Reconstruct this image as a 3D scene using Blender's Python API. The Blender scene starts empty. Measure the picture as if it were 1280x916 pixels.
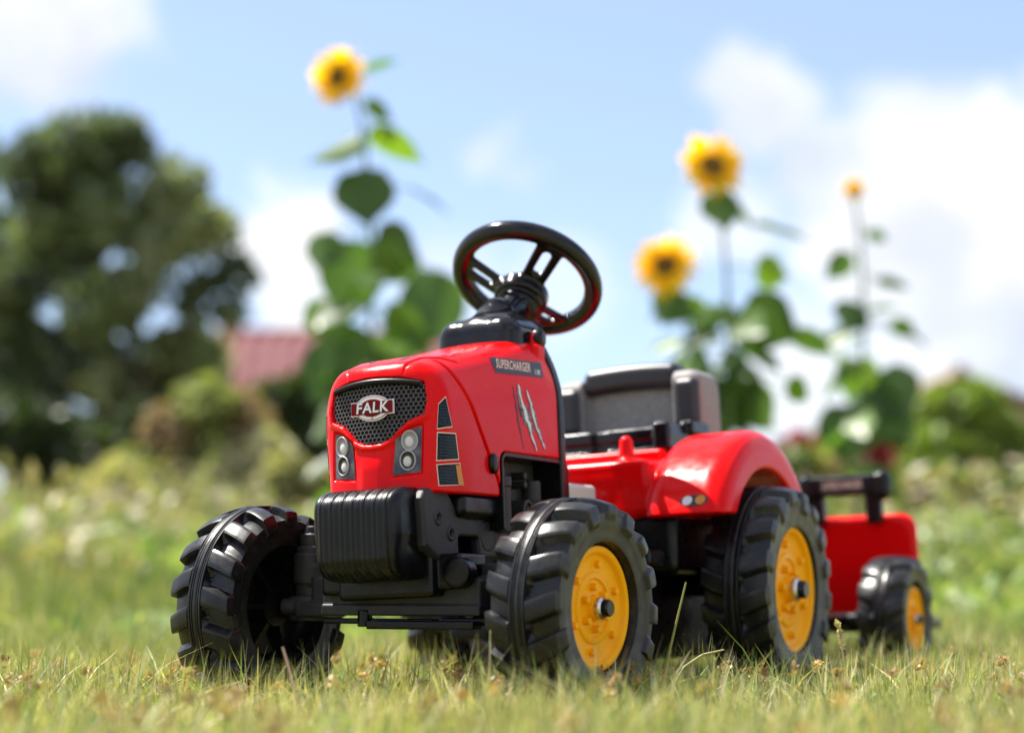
import bpy, bmesh, math, random
import numpy as np
from mathutils import Vector, Matrix
R = math.radians
random.seed(7); rng = np.random.default_rng(7)
S = bpy.context.scene; COL = S.collection

# ------------------------------------------------------------------ camera, sky, sun, exposure
FPX = 2300.0; CAM_H = .1323; PITCH = .1214
cd = bpy.data.cameras.new('camera'); cam = bpy.data.objects.new('camera', cd); COL.objects.link(cam)
cam.location = (0, 0, CAM_H); cam.rotation_euler = (math.pi/2 + PITCH, 0, 0)
cd.sensor_width = 36; cd.lens = 36*FPX/1280; cd.clip_start = .02; cd.clip_end = 3000
cd.dof.use_dof = True; cd.dof.focus_distance = 2.0; cd.dof.aperture_fstop = 2.35; cd.dof.aperture_blades = 0
S.camera = cam
S.view_settings.view_transform = 'Standard'; S.view_settings.look = 'None'
S.view_settings.gamma = 1; S.view_settings.exposure = 1.56; S.view_settings.use_curve_mapping = False
S.render.engine = 'CYCLES'
S.cycles.max_bounces = 8; S.cycles.transparent_max_bounces = 8
SUN_EL, SUN_AZ = R(60), R(-63)          # azimuth clockwise from +Y, seen from above
sun_dir = Vector((math.sin(SUN_AZ)*math.cos(SUN_EL), math.cos(SUN_AZ)*math.cos(SUN_EL), math.sin(SUN_EL)))
sl = bpy.data.lights.new('sun', 'SUN'); sl.energy = 4.2; sl.angle = R(.53); sl.color = (1, .955, .88)
so = bpy.data.objects.new('sun', sl); COL.objects.link(so)
so.rotation_euler = sun_dir.to_track_quat('Z', 'Y').to_euler(); so.location = (-6, -3, 12)

W = bpy.data.worlds.new('World'); S.world = W; W.use_nodes = True
wn, wl = W.node_tree.nodes, W.node_tree.links
for n in list(wn): wn.remove(n)
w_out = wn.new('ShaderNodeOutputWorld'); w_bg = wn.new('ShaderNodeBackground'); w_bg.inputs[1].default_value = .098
wl.new(w_bg.outputs[0], w_out.inputs[0])
sky = wn.new('ShaderNodeTexSky'); sky.sky_type = 'NISHITA'; sky.sun_disc = False
sky.sun_elevation = SUN_EL; sky.sun_rotation = SUN_AZ; sky.air_density = 1.0; sky.dust_density = .7; sky.ozone_density = 3.5
tc = wn.new('ShaderNodeTexCoord')
def wmath(op, a, b=None, c=None):
    n = wn.new('ShaderNodeMath'); n.operation = op
    for i, v in enumerate((a, b, c)):
        if v is None: continue
        if isinstance(v, (int, float)): n.inputs[i].default_value = v
        else: wl.new(v, n.inputs[i])
    return n.outputs[0]
def wvec(op, a, b):
    n = wn.new('ShaderNodeVectorMath'); n.operation = op
    for i, v in enumerate((a, b)):
        if isinstance(v, tuple): n.inputs[i].default_value = v
        else: wl.new(v, n.inputs[i])
    return n
def wrange(v, a, b, c, d):
    n = wn.new('ShaderNodeMapRange'); n.interpolation_type = 'SMOOTHSTEP'
    wl.new(v, n.inputs[0])
    for i, k in enumerate((a, b, c, d)): n.inputs[i+1].default_value = k
    return n.outputs[0]
nz = wn.new('ShaderNodeTexNoise'); nz.inputs['Scale'].default_value = 14; nz.inputs['Detail'].default_value = 5; nz.inputs['Roughness'].default_value = .6
wl.new(tc.outputs['Generated'], nz.inputs['Vector'])
off = wvec('SUBTRACT', nz.outputs['Color'], (.5, .5, .5)); offs = wvec('MULTIPLY', off.outputs[0], (.085, .085, .085))
dirn = wvec('ADD', tc.outputs['Generated'], offs.outputs[0]).outputs[0]
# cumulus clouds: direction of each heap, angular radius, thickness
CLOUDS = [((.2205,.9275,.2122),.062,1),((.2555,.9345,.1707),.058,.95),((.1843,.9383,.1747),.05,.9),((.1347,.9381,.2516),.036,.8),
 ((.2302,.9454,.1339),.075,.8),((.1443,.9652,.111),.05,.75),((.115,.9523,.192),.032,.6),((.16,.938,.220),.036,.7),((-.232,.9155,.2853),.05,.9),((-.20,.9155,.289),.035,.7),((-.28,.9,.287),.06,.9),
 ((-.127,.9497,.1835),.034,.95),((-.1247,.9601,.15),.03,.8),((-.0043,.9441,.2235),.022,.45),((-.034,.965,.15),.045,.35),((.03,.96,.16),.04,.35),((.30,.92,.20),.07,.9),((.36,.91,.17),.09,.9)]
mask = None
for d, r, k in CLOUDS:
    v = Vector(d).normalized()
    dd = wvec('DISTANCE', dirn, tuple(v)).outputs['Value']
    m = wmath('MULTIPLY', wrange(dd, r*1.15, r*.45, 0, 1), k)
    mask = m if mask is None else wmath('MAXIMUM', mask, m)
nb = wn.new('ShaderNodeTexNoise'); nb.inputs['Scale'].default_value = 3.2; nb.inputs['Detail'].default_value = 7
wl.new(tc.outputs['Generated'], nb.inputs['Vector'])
gen = wrange(nb.outputs['Fac'], .43, .58, 0, .95)              # broken cumulus over the unseen rest of the sky, cover widened for fill light
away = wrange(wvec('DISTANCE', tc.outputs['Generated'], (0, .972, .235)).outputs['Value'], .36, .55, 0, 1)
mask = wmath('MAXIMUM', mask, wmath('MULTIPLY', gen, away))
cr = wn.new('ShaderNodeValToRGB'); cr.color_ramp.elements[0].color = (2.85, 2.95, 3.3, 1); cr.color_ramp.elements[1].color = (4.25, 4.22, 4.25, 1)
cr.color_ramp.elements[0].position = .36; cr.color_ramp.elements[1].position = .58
nz2 = wn.new('ShaderNodeTexNoise'); nz2.inputs['Scale'].default_value = 9; nz2.inputs['Detail'].default_value = 4
wl.new(dirn, nz2.inputs['Vector'])
wl.new(nz2.outputs['Fac'], cr.inputs[0])
mx = wn.new('ShaderNodeMix'); mx.data_type = 'RGBA'
veil = wn.new('ShaderNodeMix'); veil.data_type = 'RGBA'; veil.inputs[0].default_value = .5; veil.inputs[7].default_value = (1.7, 1.88, 2.75, 1)   # thin high haze over the blue
wl.new(sky.outputs[0], veil.inputs[6])
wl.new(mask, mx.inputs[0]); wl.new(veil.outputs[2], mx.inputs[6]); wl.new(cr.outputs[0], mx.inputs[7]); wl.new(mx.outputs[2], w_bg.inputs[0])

# ------------------------------------------------------------------ helpers
def tag(o, label=None, cat=None, group=None, kind=None):
    for k, v in (('label', label), ('category', cat), ('group', group), ('kind', kind)):
        if v: o[k] = v
    return o
def link(name, me, mat=None, parent=None, loc=None, rot=None):
    o = bpy.data.objects.new(name, me); COL.objects.link(o)
    if me is not None and mat is not None and not me.materials: me.materials.append(mat)
    if parent: o.parent = parent
    if loc is not None: o.location = loc
    if rot is not None: o.rotation_euler = rot
    return o
def empty(name, loc=(0, 0, 0), rz=0, **kw):
    o = link(name, None); o.empty_display_size = .1; o.location = loc; o.rotation_euler = (0, 0, rz)
    return tag(o, **kw)
def mesh_np(name, V, F, smooth=False, tint=None):
    V = np.asarray(V, np.float32); F = np.asarray(F, np.int32); k = F.shape[1]
    me = bpy.data.meshes.new(name); me.vertices.add(len(V)); me.vertices.foreach_set('co', V.ravel())
    me.loops.add(F.size); me.loops.foreach_set('vertex_index', F.ravel())
    me.polygons.add(len(F)); me.polygons.foreach_set('loop_start', np.arange(0, F.size, k, dtype=np.int32))
    me.update(calc_edges=True)
    if smooth: me.polygons.foreach_set('use_smooth', np.ones(len(F), bool))
    if tint is not None:
        a = me.color_attributes.new('tint', 'FLOAT_COLOR', 'POINT')
        c = np.ones((len(V), 4), np.float32); c[:, :3] = tint; a.data.foreach_set('color', c.ravel())
    me.validate(); return me
def sm(e0, e1, x):
    t = np.clip((x-e0)/(e1-e0), 0, 1); return t*t*(3-2*t)
# --- implicit solids, meshed with surface nets (moulded plastic with fillets)
def smax(a, b, k=.004):
    h = np.clip(.5-.5*(b-a)/k, 0, 1); return b*(1-h)+a*h+k*h*(1-h)
def smin(a, b, k=.004): return -smax(-a, -b, k)
def box(x, y, z, c, h, r=.004):
    qx, qy, qz = abs(x-c[0])-h[0]+r, abs(y-c[1])-h[1]+r, abs(z-c[2])-h[2]+r
    return np.sqrt(np.maximum(qx, 0)**2+np.maximum(qy, 0)**2+np.maximum(qz, 0)**2)+np.minimum(np.maximum(np.maximum(qx, qy), qz), 0)-r
def box2(u, v, c, h, r):
    qx, qy = abs(u-c[0])-h[0]+r, abs(v-c[1])-h[1]+r
    return np.sqrt(np.maximum(qx, 0)**2+np.maximum(qy, 0)**2)+np.minimum(np.maximum(qx, qy), 0)-r
def capsule(x, y, z, a, b, r0, r1=None):
    r1 = r0 if r1 is None else r1
    a = np.array(a); d = np.array(b)-a; L = (d*d).sum()
    t = np.clip(((x-a[0])*d[0]+(y-a[1])*d[1]+(z-a[2])*d[2])/L, 0, 1)
    return np.sqrt((x-a[0]-t*d[0])**2+(y-a[1]-t*d[1])**2+(z-a[2]-t*d[2])**2)-(r0+(r1-r0)*t)
def cyl(x, y, z, a, b, r, f=.003):
    a = np.array(a, float); d = np.array(b)-a; L = math.sqrt((d*d).sum()); d = d/L
    t = (x-a[0])*d[0]+(y-a[1])*d[1]+(z-a[2])*d[2]
    rr = np.sqrt(np.maximum((x-a[0]-t*d[0])**2+(y-a[1]-t*d[1])**2+(z-a[2]-t*d[2])**2, 0))
    return smax(rr-r, abs(t-L/2)-L/2, f)
def poly2(u, v, P):
    P = np.asarray(P, float); d = np.full(np.broadcast(u, v).shape, 1e9); s = np.ones_like(d)
    for i in range(len(P)):
        a, b = P[i], P[i-1]; e = b-a; wu, wv = u-a[0], v-a[1]
        t = np.clip((wu*e[0]+wv*e[1])/(e@e), 0, 1)
        d = np.minimum(d, (wu-e[0]*t)**2+(wv-e[1]*t)**2)
        c1 = v >= a[1]; c2 = v < b[1]; c3 = e[0]*wv > e[1]*wu
        s = np.where((c1 & c2 & c3) | (~c1 & ~c2 & ~c3), -s, s)
    return s*np.sqrt(d)
def grad(f, P, e):
    g = np.empty_like(P)
    for i in range(3):
        d = np.zeros(3); d[i] = e
        A, B = P+d, P-d
        g[:, i] = (f(A[:, 0], A[:, 1], A[:, 2])-f(B[:, 0], B[:, 1], B[:, 2]))/(2*e)
    return g
def solid(name, f, lo, hi, h, mat=None):
    lo = np.array(lo, float); n = [int(math.ceil((hi[i]-lo[i])/h))+1 for i in range(3)]
    ax = [lo[i]+h*np.arange(n[i]) for i in range(3)]
    F = np.broadcast_to(f(ax[0][:, None, None], ax[1][None, :, None], ax[2][None, None, :]), n).astype(np.float32)
    In = F < 0; cnt = np.zeros([k-1 for k in n], np.int8)
    cs = [(a, b, c) for a in (0, 1) for b in (0, 1) for c in (0, 1)]
    for a, b, c in cs: cnt += In[a:n[0]-1+a, b:n[1]-1+b, c:n[2]-1+c]
    act = (cnt > 0) & (cnt < 8); I = np.argwhere(act)
    idm = np.full(act.shape, -1, np.int32); idm[act] = np.arange(len(I), dtype=np.int32)
    acc = np.zeros((len(I), 3)); num = np.zeros(len(I))
    for a in cs:
        for axis in range(3):
            if a[axis]: continue
            b = list(a); b[axis] = 1
            Fa = F[I[:, 0]+a[0], I[:, 1]+a[1], I[:, 2]+a[2]]; Fb = F[I[:, 0]+b[0], I[:, 1]+b[1], I[:, 2]+b[2]]
            m = (Fa < 0) != (Fb < 0); t = np.where(m, Fa/np.where(m, Fa-Fb, 1), 0)
            for k in range(3): acc[:, k] += m*(a[k]+(t if k == axis else 0))
            num += m
    V = lo+(I+acc/num[:, None])*h
    Q = []
    for axis in range(3):
        sl0 = [slice(1, -1)]*3; sl1 = [slice(1, -1)]*3; sl0[axis] = slice(0, -1); sl1[axis] = slice(1, None)
        A, B = In[tuple(sl0)], In[tuple(sl1)]
        E = np.argwhere(A != B); fl = A[A != B]; E = E+1; E[:, axis] -= 1
        u, v = [(1, 2), (2, 0), (0, 1)][axis]
        def cell(du, dv):
            c = E.copy(); c[:, u] += du; c[:, v] += dv; return idm[c[:, 0], c[:, 1], c[:, 2]]
        q = np.stack([cell(-1, -1), cell(0, -1), cell(0, 0), cell(-1, 0)], 1)
        q[~fl] = q[~fl][:, ::-1]; Q.append(q)
    Q = np.concatenate(Q)
    for _ in range(2):
        g = grad(f, V, h*.3); d = f(V[:, 0], V[:, 1], V[:, 2]); g2 = np.maximum((g*g).sum(1), .05)
        st = g*(d/g2)[:, None]; L = np.sqrt((st*st).sum(1)); st *= np.minimum(1, .6*h/np.maximum(L, 1e-12))[:, None]; V = V-st
    g = grad(f, V, h*.45); g /= np.maximum(np.sqrt((g*g).sum(1)), 1e-9)[:, None]
    me = mesh_np(name, V, Q, True)
    if len(me.vertices) == len(g): me.normals_split_custom_set_from_vertices(g.tolist())
    if mat: me.materials.append(mat)
    return me
def cast(f, P, d, n=70):
    P = P.copy(); d = np.asarray(d, float); d = d/np.sqrt((d*d).sum())
    for _ in range(n): P += d*(np.clip(f(P[:, 0], P[:, 1], P[:, 2]), -.01, .02)*.8)[:, None]
    return P
def decal(name, polys, f, d, plane, mat, parent, offs=.0005, cuts=3, flip=False, start=.06):
    """thin print laid on a moulded surface; plane(u, v) -> 3D start point"""
    bm = bmesh.new()
    for P in polys: bm.faces.new([bm.verts.new((p[0], p[1], 0)) for p in P])
    bmesh.ops.triangulate(bm, faces=bm.faces[:])
    for _ in range(cuts): bmesh.ops.subdivide_edges(bm, edges=[e for e in bm.edges if e.calc_length() > .004], cuts=1); bmesh.ops.triangulate(bm, faces=[q for q in bm.faces if len(q.verts) > 3])
    return drape(name, bm, f, d, plane, mat, parent, offs, start)
def drape(name, bm, f, d, plane, mat, parent, offs, start=.06):
    d = np.asarray(d, float); d /= np.linalg.norm(d)
    bm.verts.ensure_lookup_table()
    P = np.array([plane(v.co.x, v.co.y) for v in bm.verts], float)-d*start
    H = cast(f, P, d); g = grad(f, H, .0008); g /= np.maximum(np.linalg.norm(g, axis=1), 1e-9)[:, None]
    H = H+g*offs
    for v, p in zip(bm.verts, H): v.co = p
    bm.normal_update()
    for fc in bm.faces:
        if fc.normal.dot(Vector(g[fc.verts[0].index if fc.verts[0].index >= 0 else 0])) < 0: fc.normal_flip()
        fc.smooth = True
    me = bpy.data.meshes.new(name); bm.to_mesh(me); bm.free()
    return link(name, me, mat, parent)
def text_mesh(body, size, shear=0, bold=0, extrude=0, sp=1.0):
    cu = bpy.data.curves.new('lettering', 'FONT'); cu.body = body; cu.size = size; cu.shear = shear; cu.offset = bold; cu.extrude = extrude
    cu.space_character = sp; cu.align_x = 'CENTER'; cu.align_y = 'CENTER'; cu.resolution_u = 3
    o = bpy.data.objects.new('lettering', cu); COL.objects.link(o)
    bpy.context.view_layer.update()
    me = bpy.data.meshes.new_from_object(o.evaluated_get(bpy.context.evaluated_depsgraph_get()))
    bpy.data.objects.remove(o); bpy.data.curves.remove(cu); return me
def lathe(P, n=48, axis='x'):
    P = np.asarray(P, float); m = len(P); t = np.linspace(0, 2*np.pi, n, endpoint=False)
    V = np.stack([np.repeat(P[None, :, 1], n, 0), P[None, :, 0]*np.cos(t)[:, None], P[None, :, 0]*np.sin(t)[:, None]], -1).reshape(-1, 3)
    i, j = np.meshgrid(np.arange(n), np.arange(m-1), indexing='ij'); i2 = (i+1) % n
    F = np.stack([i*m+j, i*m+j+1, i2*m+j+1, i2*m+j], -1).reshape(-1, 4)
    if axis == 'z': V = V[:, [1, 2, 0]]
    if axis == 'y': V = V[:, [2, 0, 1]]
    return V, F
def merge(parts):
    V, F, o = [], [], 0
    for v, f in parts: V.append(v); F.append(np.asarray(f)+o); o += len(v)
    return np.concatenate(V), np.concatenate(F)
def tube(pts, rad, n=8):
    pts = np.asarray(pts, float); rad = np.broadcast_to(rad, len(pts)); T = np.gradient(pts, axis=0); T /= np.linalg.norm(T, axis=1)[:, None]
    ref = np.array([0, 0, 1.]) if abs(T[0, 2]) < .8 else np.array([1., 0, 0])
    A = np.cross(T, ref); A /= np.linalg.norm(A, axis=1)[:, None]; B = np.cross(T, A)
    t = np.linspace(0, 2*np.pi, n, endpoint=False)
    V = (pts[:, None]+rad[:, None, None]*(np.cos(t)[None, :, None]*A[:, None]+np.sin(t)[None, :, None]*B[:, None])).reshape(-1, 3)
    m = len(pts); i, j = np.meshgrid(np.arange(m-1), np.arange(n), indexing='ij'); j2 = (j+1) % n
    return V, np.stack([i*n+j, i*n+j2, (i+1)*n+j2, (i+1)*n+j], -1).reshape(-1, 4)
def bake_sharp(me, deg=38):
    for p in me.polygons: p.use_smooth = True
    me.set_sharp_from_angle(angle=R(deg)); return me

# ------------------------------------------------------------------ materials
def mat(name, col, rough=.5, spec=.5, noise=None, bump=None, metal=0, coat=0, rvar=0, sss=0):
    m = bpy.data.materials.new(name); m.use_nodes = True; N, L = m.node_tree.nodes, m.node_tree.links
    b = N['Principled BSDF']; b.inputs['Base Color'].default_value = (*col, 1); b.inputs['Roughness'].default_value = rough
    b.inputs['Specular IOR Level'].default_value = spec; b.inputs['Metallic'].default_value = metal; b.inputs['Coat Weight'].default_value = coat
    b.inputs['Coat Roughness'].default_value = .12
    c = N.new('ShaderNodeTexCoord')
    if noise:       # (scale, second colour, low, high)
        t = N.new('ShaderNodeTexNoise'); t.inputs['Scale'].default_value = noise[0]; t.inputs['Detail'].default_value = 6; L.new(c.outputs['Object'], t.inputs['Vector'])
        r = N.new('ShaderNodeMapRange'); r.inputs[1].default_value = noise[2]; r.inputs[2].default_value = noise[3]; L.new(t.outputs['Fac'], r.inputs[0])
        x = N.new('ShaderNodeMix'); x.data_type = 'RGBA'; x.inputs[6].default_value = (*col, 1); x.inputs[7].default_value = (*noise[1], 1)
        L.new(r.outputs[0], x.inputs[0]); L.new(x.outputs[2], b.inputs['Base Color'])
    if rvar:
        t = N.new('ShaderNodeTexNoise'); t.inputs['Scale'].default_value = 60; t.inputs['Detail'].default_value = 8; L.new(c.outputs['Object'], t.inputs['Vector'])
        r = N.new('ShaderNodeMapRange'); r.inputs[1].default_value = .35; r.inputs[2].default_value = .7; r.inputs[3].default_value = rough-rvar; r.inputs[4].default_value = rough+rvar
        L.new(t.outputs['Fac'], r.inputs[0]); L.new(r.outputs[0], b.inputs['Roughness'])
    if bump:        # (scale, strength, distance)
        t = N.new('ShaderNodeTexNoise'); t.inputs['Scale'].default_value = bump[0]; t.inputs['Detail'].default_value = 4; L.new(c.outputs['Object'], t.inputs['Vector'])
        p = N.new('ShaderNodeBump'); p.inputs['Strength'].default_value = bump[1]; p.inputs['Distance'].default_value = bump[2]
        L.new(t.outputs['Fac'], p.inputs['Height']); L.new(p.outputs[0], b.inputs['Normal'])
    return m
RED = mat('red_plastic', (.74, .0022, .003), .24, .15, noise=(9, (.68, .0018, .0026), .3, .7), bump=(420, .06, .0004), rvar=.07)
BLK = mat('black_plastic', (.0035, .0035, .004), .32, .27, noise=(40, (.008, .0075, .008), .45, .75), bump=(900, .12, .0003), rvar=.08)
BLKG = mat('black_gloss_plastic', (.005, .005, .0065), .17, .36, bump=(600, .04, .0003), rvar=.06)
TYRE = mat('black_moulded_tyre', (.007, .007, .008), .36, .4, noise=(110, (.040, .036, .031), .54, .9), bump=(700, .25, .0004), rvar=.1)
YEL = mat('yellow_plastic', (.98, .44, .002), .36, .12, noise=(30, (.93, .40, .002), .4, .7), bump=(500, .06, .0003), rvar=.06)
CHAR = mat('charcoal_plastic', (.020, .020, .026), .38, .45, bump=(700, .08, .0003))
GREYF = mat('grey_seat_plastic', (.29, .27, .265), .6, .3, noise=(350, (.18, .17, .17), .4, .65), bump=(800, .3, .0004))
GREYL = mat('pale_grey_plastic', (.55, .55, .52), .35)
STEEL = mat('zinc_steel', (.6, .6, .6), .3, metal=1)
LENS = mat('pale_lamp_print', (.60, .57, .57), .15, .4); DISH = mat('dark_lamp_dish', (.02, .02, .025), .2, .5); DISHL = mat('grey_lamp_dish', (.26, .25, .26), .2, .5)
LENSD = mat('lamp_ring', (.38, .37, .38), .25, .4)
BEZ = mat('grey_lamp_housing', (.045, .047, .06), .25, .35, noise=(60, (.13, .13, .15), .45, .65))
AMBER = mat('amber_print', (.60, .24, .05), .3, .2)
PRINTD = mat('dark_print', (.030, .034, .048), .3, .3)
PRINTB = mat('blue_black_print', (.003, .006, .014), .3, .12)
PRINTP = mat('peach_print', (.80, .52, .42), .35, .2)
PRINTW = mat('white_print', (.72, .68, .70), .35, .2)
PRINTR = mat('deep_red_print', (.16, .001, .003), .35, .12)
PRINTG = mat('scratch_grey_print', (.22, .17, .19), .3, .2, noise=(300, (.07, .05, .06), .45, .6))
HEXM = mat('grille_black', (.004, .004, .005), .35, .2, bump=(300, .1, .0003)); HEXR = mat('grille_edge_grey', (.10, .09, .10), .35, .4)
HEXL = mat('mesh_line_print', (.09, .15, .22), .3, .2)
BLKM = mat('black_matt_plastic', (.020, .019, .019), .55, .4, noise=(60, (.03, .028, .027), .45, .75), bump=(900, .15, .0003))
def leafmat(name, rough=.45, trans=.35, boost=1.5):
    m = bpy.data.materials.new(name); m.use_nodes = True; N, L = m.node_tree.nodes, m.node_tree.links
    b = N['Principled BSDF']; b.inputs['Roughness'].default_value = rough; b.inputs['Specular IOR Level'].default_value = .4
    a = N.new('ShaderNodeVertexColor'); a.layer_name = 'tint'
    t = N.new('ShaderNodeBsdfTranslucent'); x = N.new('ShaderNodeMixShader'); x.inputs[0].default_value = trans
    v = N.new('ShaderNodeVectorMath'); v.operation = 'MULTIPLY'; v.inputs[1].default_value = (boost*1.15, boost*1.3, boost*.45)
    L.new(a.outputs[0], b.inputs['Base Color']); L.new(a.outputs[0], v.inputs[0]); L.new(v.outputs[0], t.inputs[0])
    L.new(b.outputs[0], x.inputs[1]); L.new(t.outputs[0], x.inputs[2]); L.new(x.outputs[0], N['Material Output'].inputs[0])
    return m
LEAF = leafmat('leaf_green', .38, .4); GRASS = leafmat('grass_blade', .5, .3, 1.2); TREELEAF = leafmat('tree_leaf', .5, .3, 1.5)
PETAL = leafmat('sunflower_petal', .5, .5, 1)
PETAL.node_tree.nodes['Vector Math'].inputs[1].default_value = (1.5, 1.4, .5)
BARK = mat('bark', (.10, .075, .055), .9, .2, noise=(20, (.05, .04, .03), .4, .6), bump=(30, .6, .02))
STEM = mat('green_stem', (.10, .16, .05), .6, .3, noise=(30, (.16, .2, .08), .4, .7))
SEED = mat('sunflower_seed_disc', (.085, .042, .010), .8, .2, noise=(160, (.22, .12, .02), .4, .65), bump=(220, .8, .004))

# ------------------------------------------------------------------ ground
def soil():
    m = mat('lawn_soil', (.17, .18, .06), .9, .2, noise=(14, (.28, .25, .11), .35, .65), bump=(60, .6, .02)); return m
gn = 60; gx = np.concatenate([-np.geomspace(400, .5, gn), np.geomspace(.5, 400, gn)]); gy = np.concatenate([-np.geomspace(400, .5, gn), np.geomspace(.5, 900, gn)])
V = np.stack(np.meshgrid(gx, gy, indexing='ij'), -1).reshape(-1, 2); V = np.c_[V, np.full(len(V), -.004)]
i, j = np.meshgrid(np.arange(2*gn-1), np.arange(2*gn-1), indexing='ij')
F = np.stack([i*2*gn+j, (i+1)*2*gn+j, (i+1)*2*gn+j+1, i*2*gn+j+1], -1).reshape(-1, 4)
tag(link('ground', mesh_np('ground', V, F, True), soil()), kind='structure')

# ------------------------------------------------------------------ toy tractor
TX, TY, TH = -.1196, 2.0196, -.4919
tractor = empty('toy_tractor', (TX, TY, 0), TH, label='red plastic pedal tractor with black tyres, yellow rims and black steering wheel on the lawn', cat='toy tractor')
ROLL = .045
def body(name, me, mt=None):                 # body parts lean a little on the uneven lawn, the front axle pivots level
    return link(name, me, mt, tractor, (.0118, 0, 0), (0, -ROLL, 0))
def sub(name, me, mt, parent): return link(name, me, mt, parent)

GR = [(0, .3605), (.03, .359), (.057, .3525), (.060, .333), (.0575, .318), (.041, .311), (.031, .3025), (.022, .2935), (.012, .289), (0, .288)]
GRP = GR+[(-u, v) for u, v in GR[::-1][1:-1]]
HLP = [(.0545, .3045), (.042, .3015), (.027, .292), (.0235, .253), (.0535, .2555)]
def hood_sdf(x, y, z):
    ax = abs(x)
    hw = .079+.002*sm(.02, .2, y)-.011*sm(.335, .24, z)*sm(.02, -.06, y)
    ys = -.019+(.384-z)*.68
    hw = hw+.0016*sm(-.0012, .0012, y-ys)-.0026*np.exp(-((y-ys)/.0016)**2)*sm(.402, .38, z)
    ztop = np.interp(y, [-.09, -.05, -.02, .03, .1, .16, .2, .25], [.366, .374, .3835, .393, .409, .423, .432, .438])-1.1*x*x
    xp = np.interp(y, [-.07, -.02, .01, .02], [.034, .040, .060, .064])
    ztop = ztop+.0016*sm(.0012, -.0012, ax-xp)*sm(.0215, .0195, y)*sm(-.06, -.045, y)
    ztop = ztop-.0022*np.exp(-((ax-xp)/.0011)**2)*sm(.021, .018, y)*sm(-.075, -.055, y)-.0022*np.exp(-((y-.0205)/.0012)**2)*sm(xp+.001, xp-.001, ax)
    zc = .342+.033*np.clip(y/.2, -.2, 1)
    d1 = ax-hw; d4 = .909*(ax-hw)+.418*(z-zc)
    d = smax(smax(d1, d4, .010), (z-ztop)*.95, .017)
    yf = -.061+3.5*x*x+(z-.3)*.06
    g = poly2(ax, z, GRP)
    rec = .0045*sm(.0012, -.0012, g)-.0022*np.exp(-((g-.004)/.0032)**2)*sm(.345, .325, z)
    hl = poly2(ax, z, HLP); rec = rec+.0028*sm(.004, .0005, hl)
    chin = sm(.022, .008, ax)*sm(.285, .26, z); rec = rec-.003*chin
    d = smax(d, (yf+rec*sm(.03, 0, y)-y)*.96, .014)
    d = smax(d, (.233+.0*y)-z, .004); d = smax(d, y-.222, .005)
    op = box2(y, z, (.16, .2), (.084, .0835), .012)
    d = smax(d, -op, .003)
    return d
hood = body('hood', solid('hood', hood_sdf, (-.093, -.078, .226), (.093, .23, .446), .0014), RED)

# honeycomb grille, recessed in the nose
def grille_y(x, z): return -.061+3.5*x*x+(z-.3)*.06+.0032
gp = []; pitch = .0052; rr_ = pitch/math.sqrt(3)
PV, PF = [], []
hexa = [(math.cos(R(60*k+30)), math.sin(R(60*k+30))) for k in range(6)]
row = 0; zz = .284
while zz < .366:
    xx = -.066+(pitch/2 if row % 2 else 0)
    while xx < .066:
        if poly2(np.array(abs(xx)), np.array(zz), GRP) < .0018:
            b0 = len(PV)
            for s_, dep in ((.98, -.0009), (.80, -.0009), (.70, .0012)):
                for cx_, cz_ in hexa:
                    px_, pz_ = xx+cx_*rr_*s_, zz+cz_*rr_*s_; PV.append((px_, grille_y(px_, pz_)+dep, pz_))
            for ring in (0, 1):
                for k in range(6): PF.append((b0+ring*6+k, b0+ring*6+(k+1) % 6, b0+ring*6+6+(k+1) % 6, b0+ring*6+6+k))
            PF.append((b0+12, b0+13, b0+14, b0+15)); PF.append((b0+12, b0+15, b0+16, b0+17))
        xx += pitch
    zz += pitch*.866; row += 1
gme = mesh_np('grille', PV, PF); gme.materials.append(HEXM); gme.materials.append(HEXR)
gme.polygons.foreach_set('material_index', np.array([1 if k % 14 < 6 else 0 for k in range(len(PF))], np.int32))
grille = body('grille', gme, None)
bm = bmesh.new()      # rolled top lip of the grille
tp = [(x_, -.061+3.5*x_*x_+.0035, .3595-.0000-1.9*x_*x_-.0035) for x_ in np.linspace(-.054, .054, 21)]
v_, f_ = tube(tp, .0035, 8); sub('grille_lip', mesh_np('grille_lip', v_, f_, True), HEXM, grille)
# emblem: oval with a bar and lettering
def flat(polys, y, th=.0006):
    b = bmesh.new()
    for P in polys:
        fc = b.faces.new([b.verts.new((p[0], y, p[1])) for p in P])
        r_ = bmesh.ops.extrude_face_region(b, geom=[fc]); bmesh.ops.translate(b, vec=(0, -th, 0), verts=[v for v in r_['geom'] if isinstance(v, bmesh.types.BMVert)])
    bmesh.ops.recalc_face_normals(b, faces=b.faces[:]); m_ = bpy.data.meshes.new('plate'); b.to_mesh(m_); b.free(); return m_
def oval(rx, rz, n=40): return [(.001+rx*math.cos(2*math.pi*k/n), .3275+rz*math.sin(2*math.pi*k/n)) for k in range(n)]
def bar(hx, hz): return [(.001-hx, .3275-hz), (.001+hx, .3275-hz), (.001+hx, .3275+hz), (.001-hx, .3275+hz)]
emb = sub('emblem', flat([oval(.0222, .0142), bar(.0272, .0078)], -.0595, .0012), PRINTW, grille)
for nm_, P_, yy, m_ in (('emblem_band', [oval(.0209, .0129)], -.0609, PRINTR), ('emblem_ring', [oval(.0204, .0124)], -.0612, PRINTW), ('emblem_field', [oval(.0152, .0094)], -.0615, PRINTR), ('emblem_bar', [bar(.026, .0066)], -.0618, PRINTR)):
    sub(nm_, flat(P_, yy, .0004), m_, grille)
tm = text_mesh('FALK', .0158, .10, .0004, 0, 1.10)
b = bmesh.new(); b.from_mesh(tm)
for v in b.verts: v.co = Vector((.001+v.co.x*1.06, -.0624, .3275+v.co.y))
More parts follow.
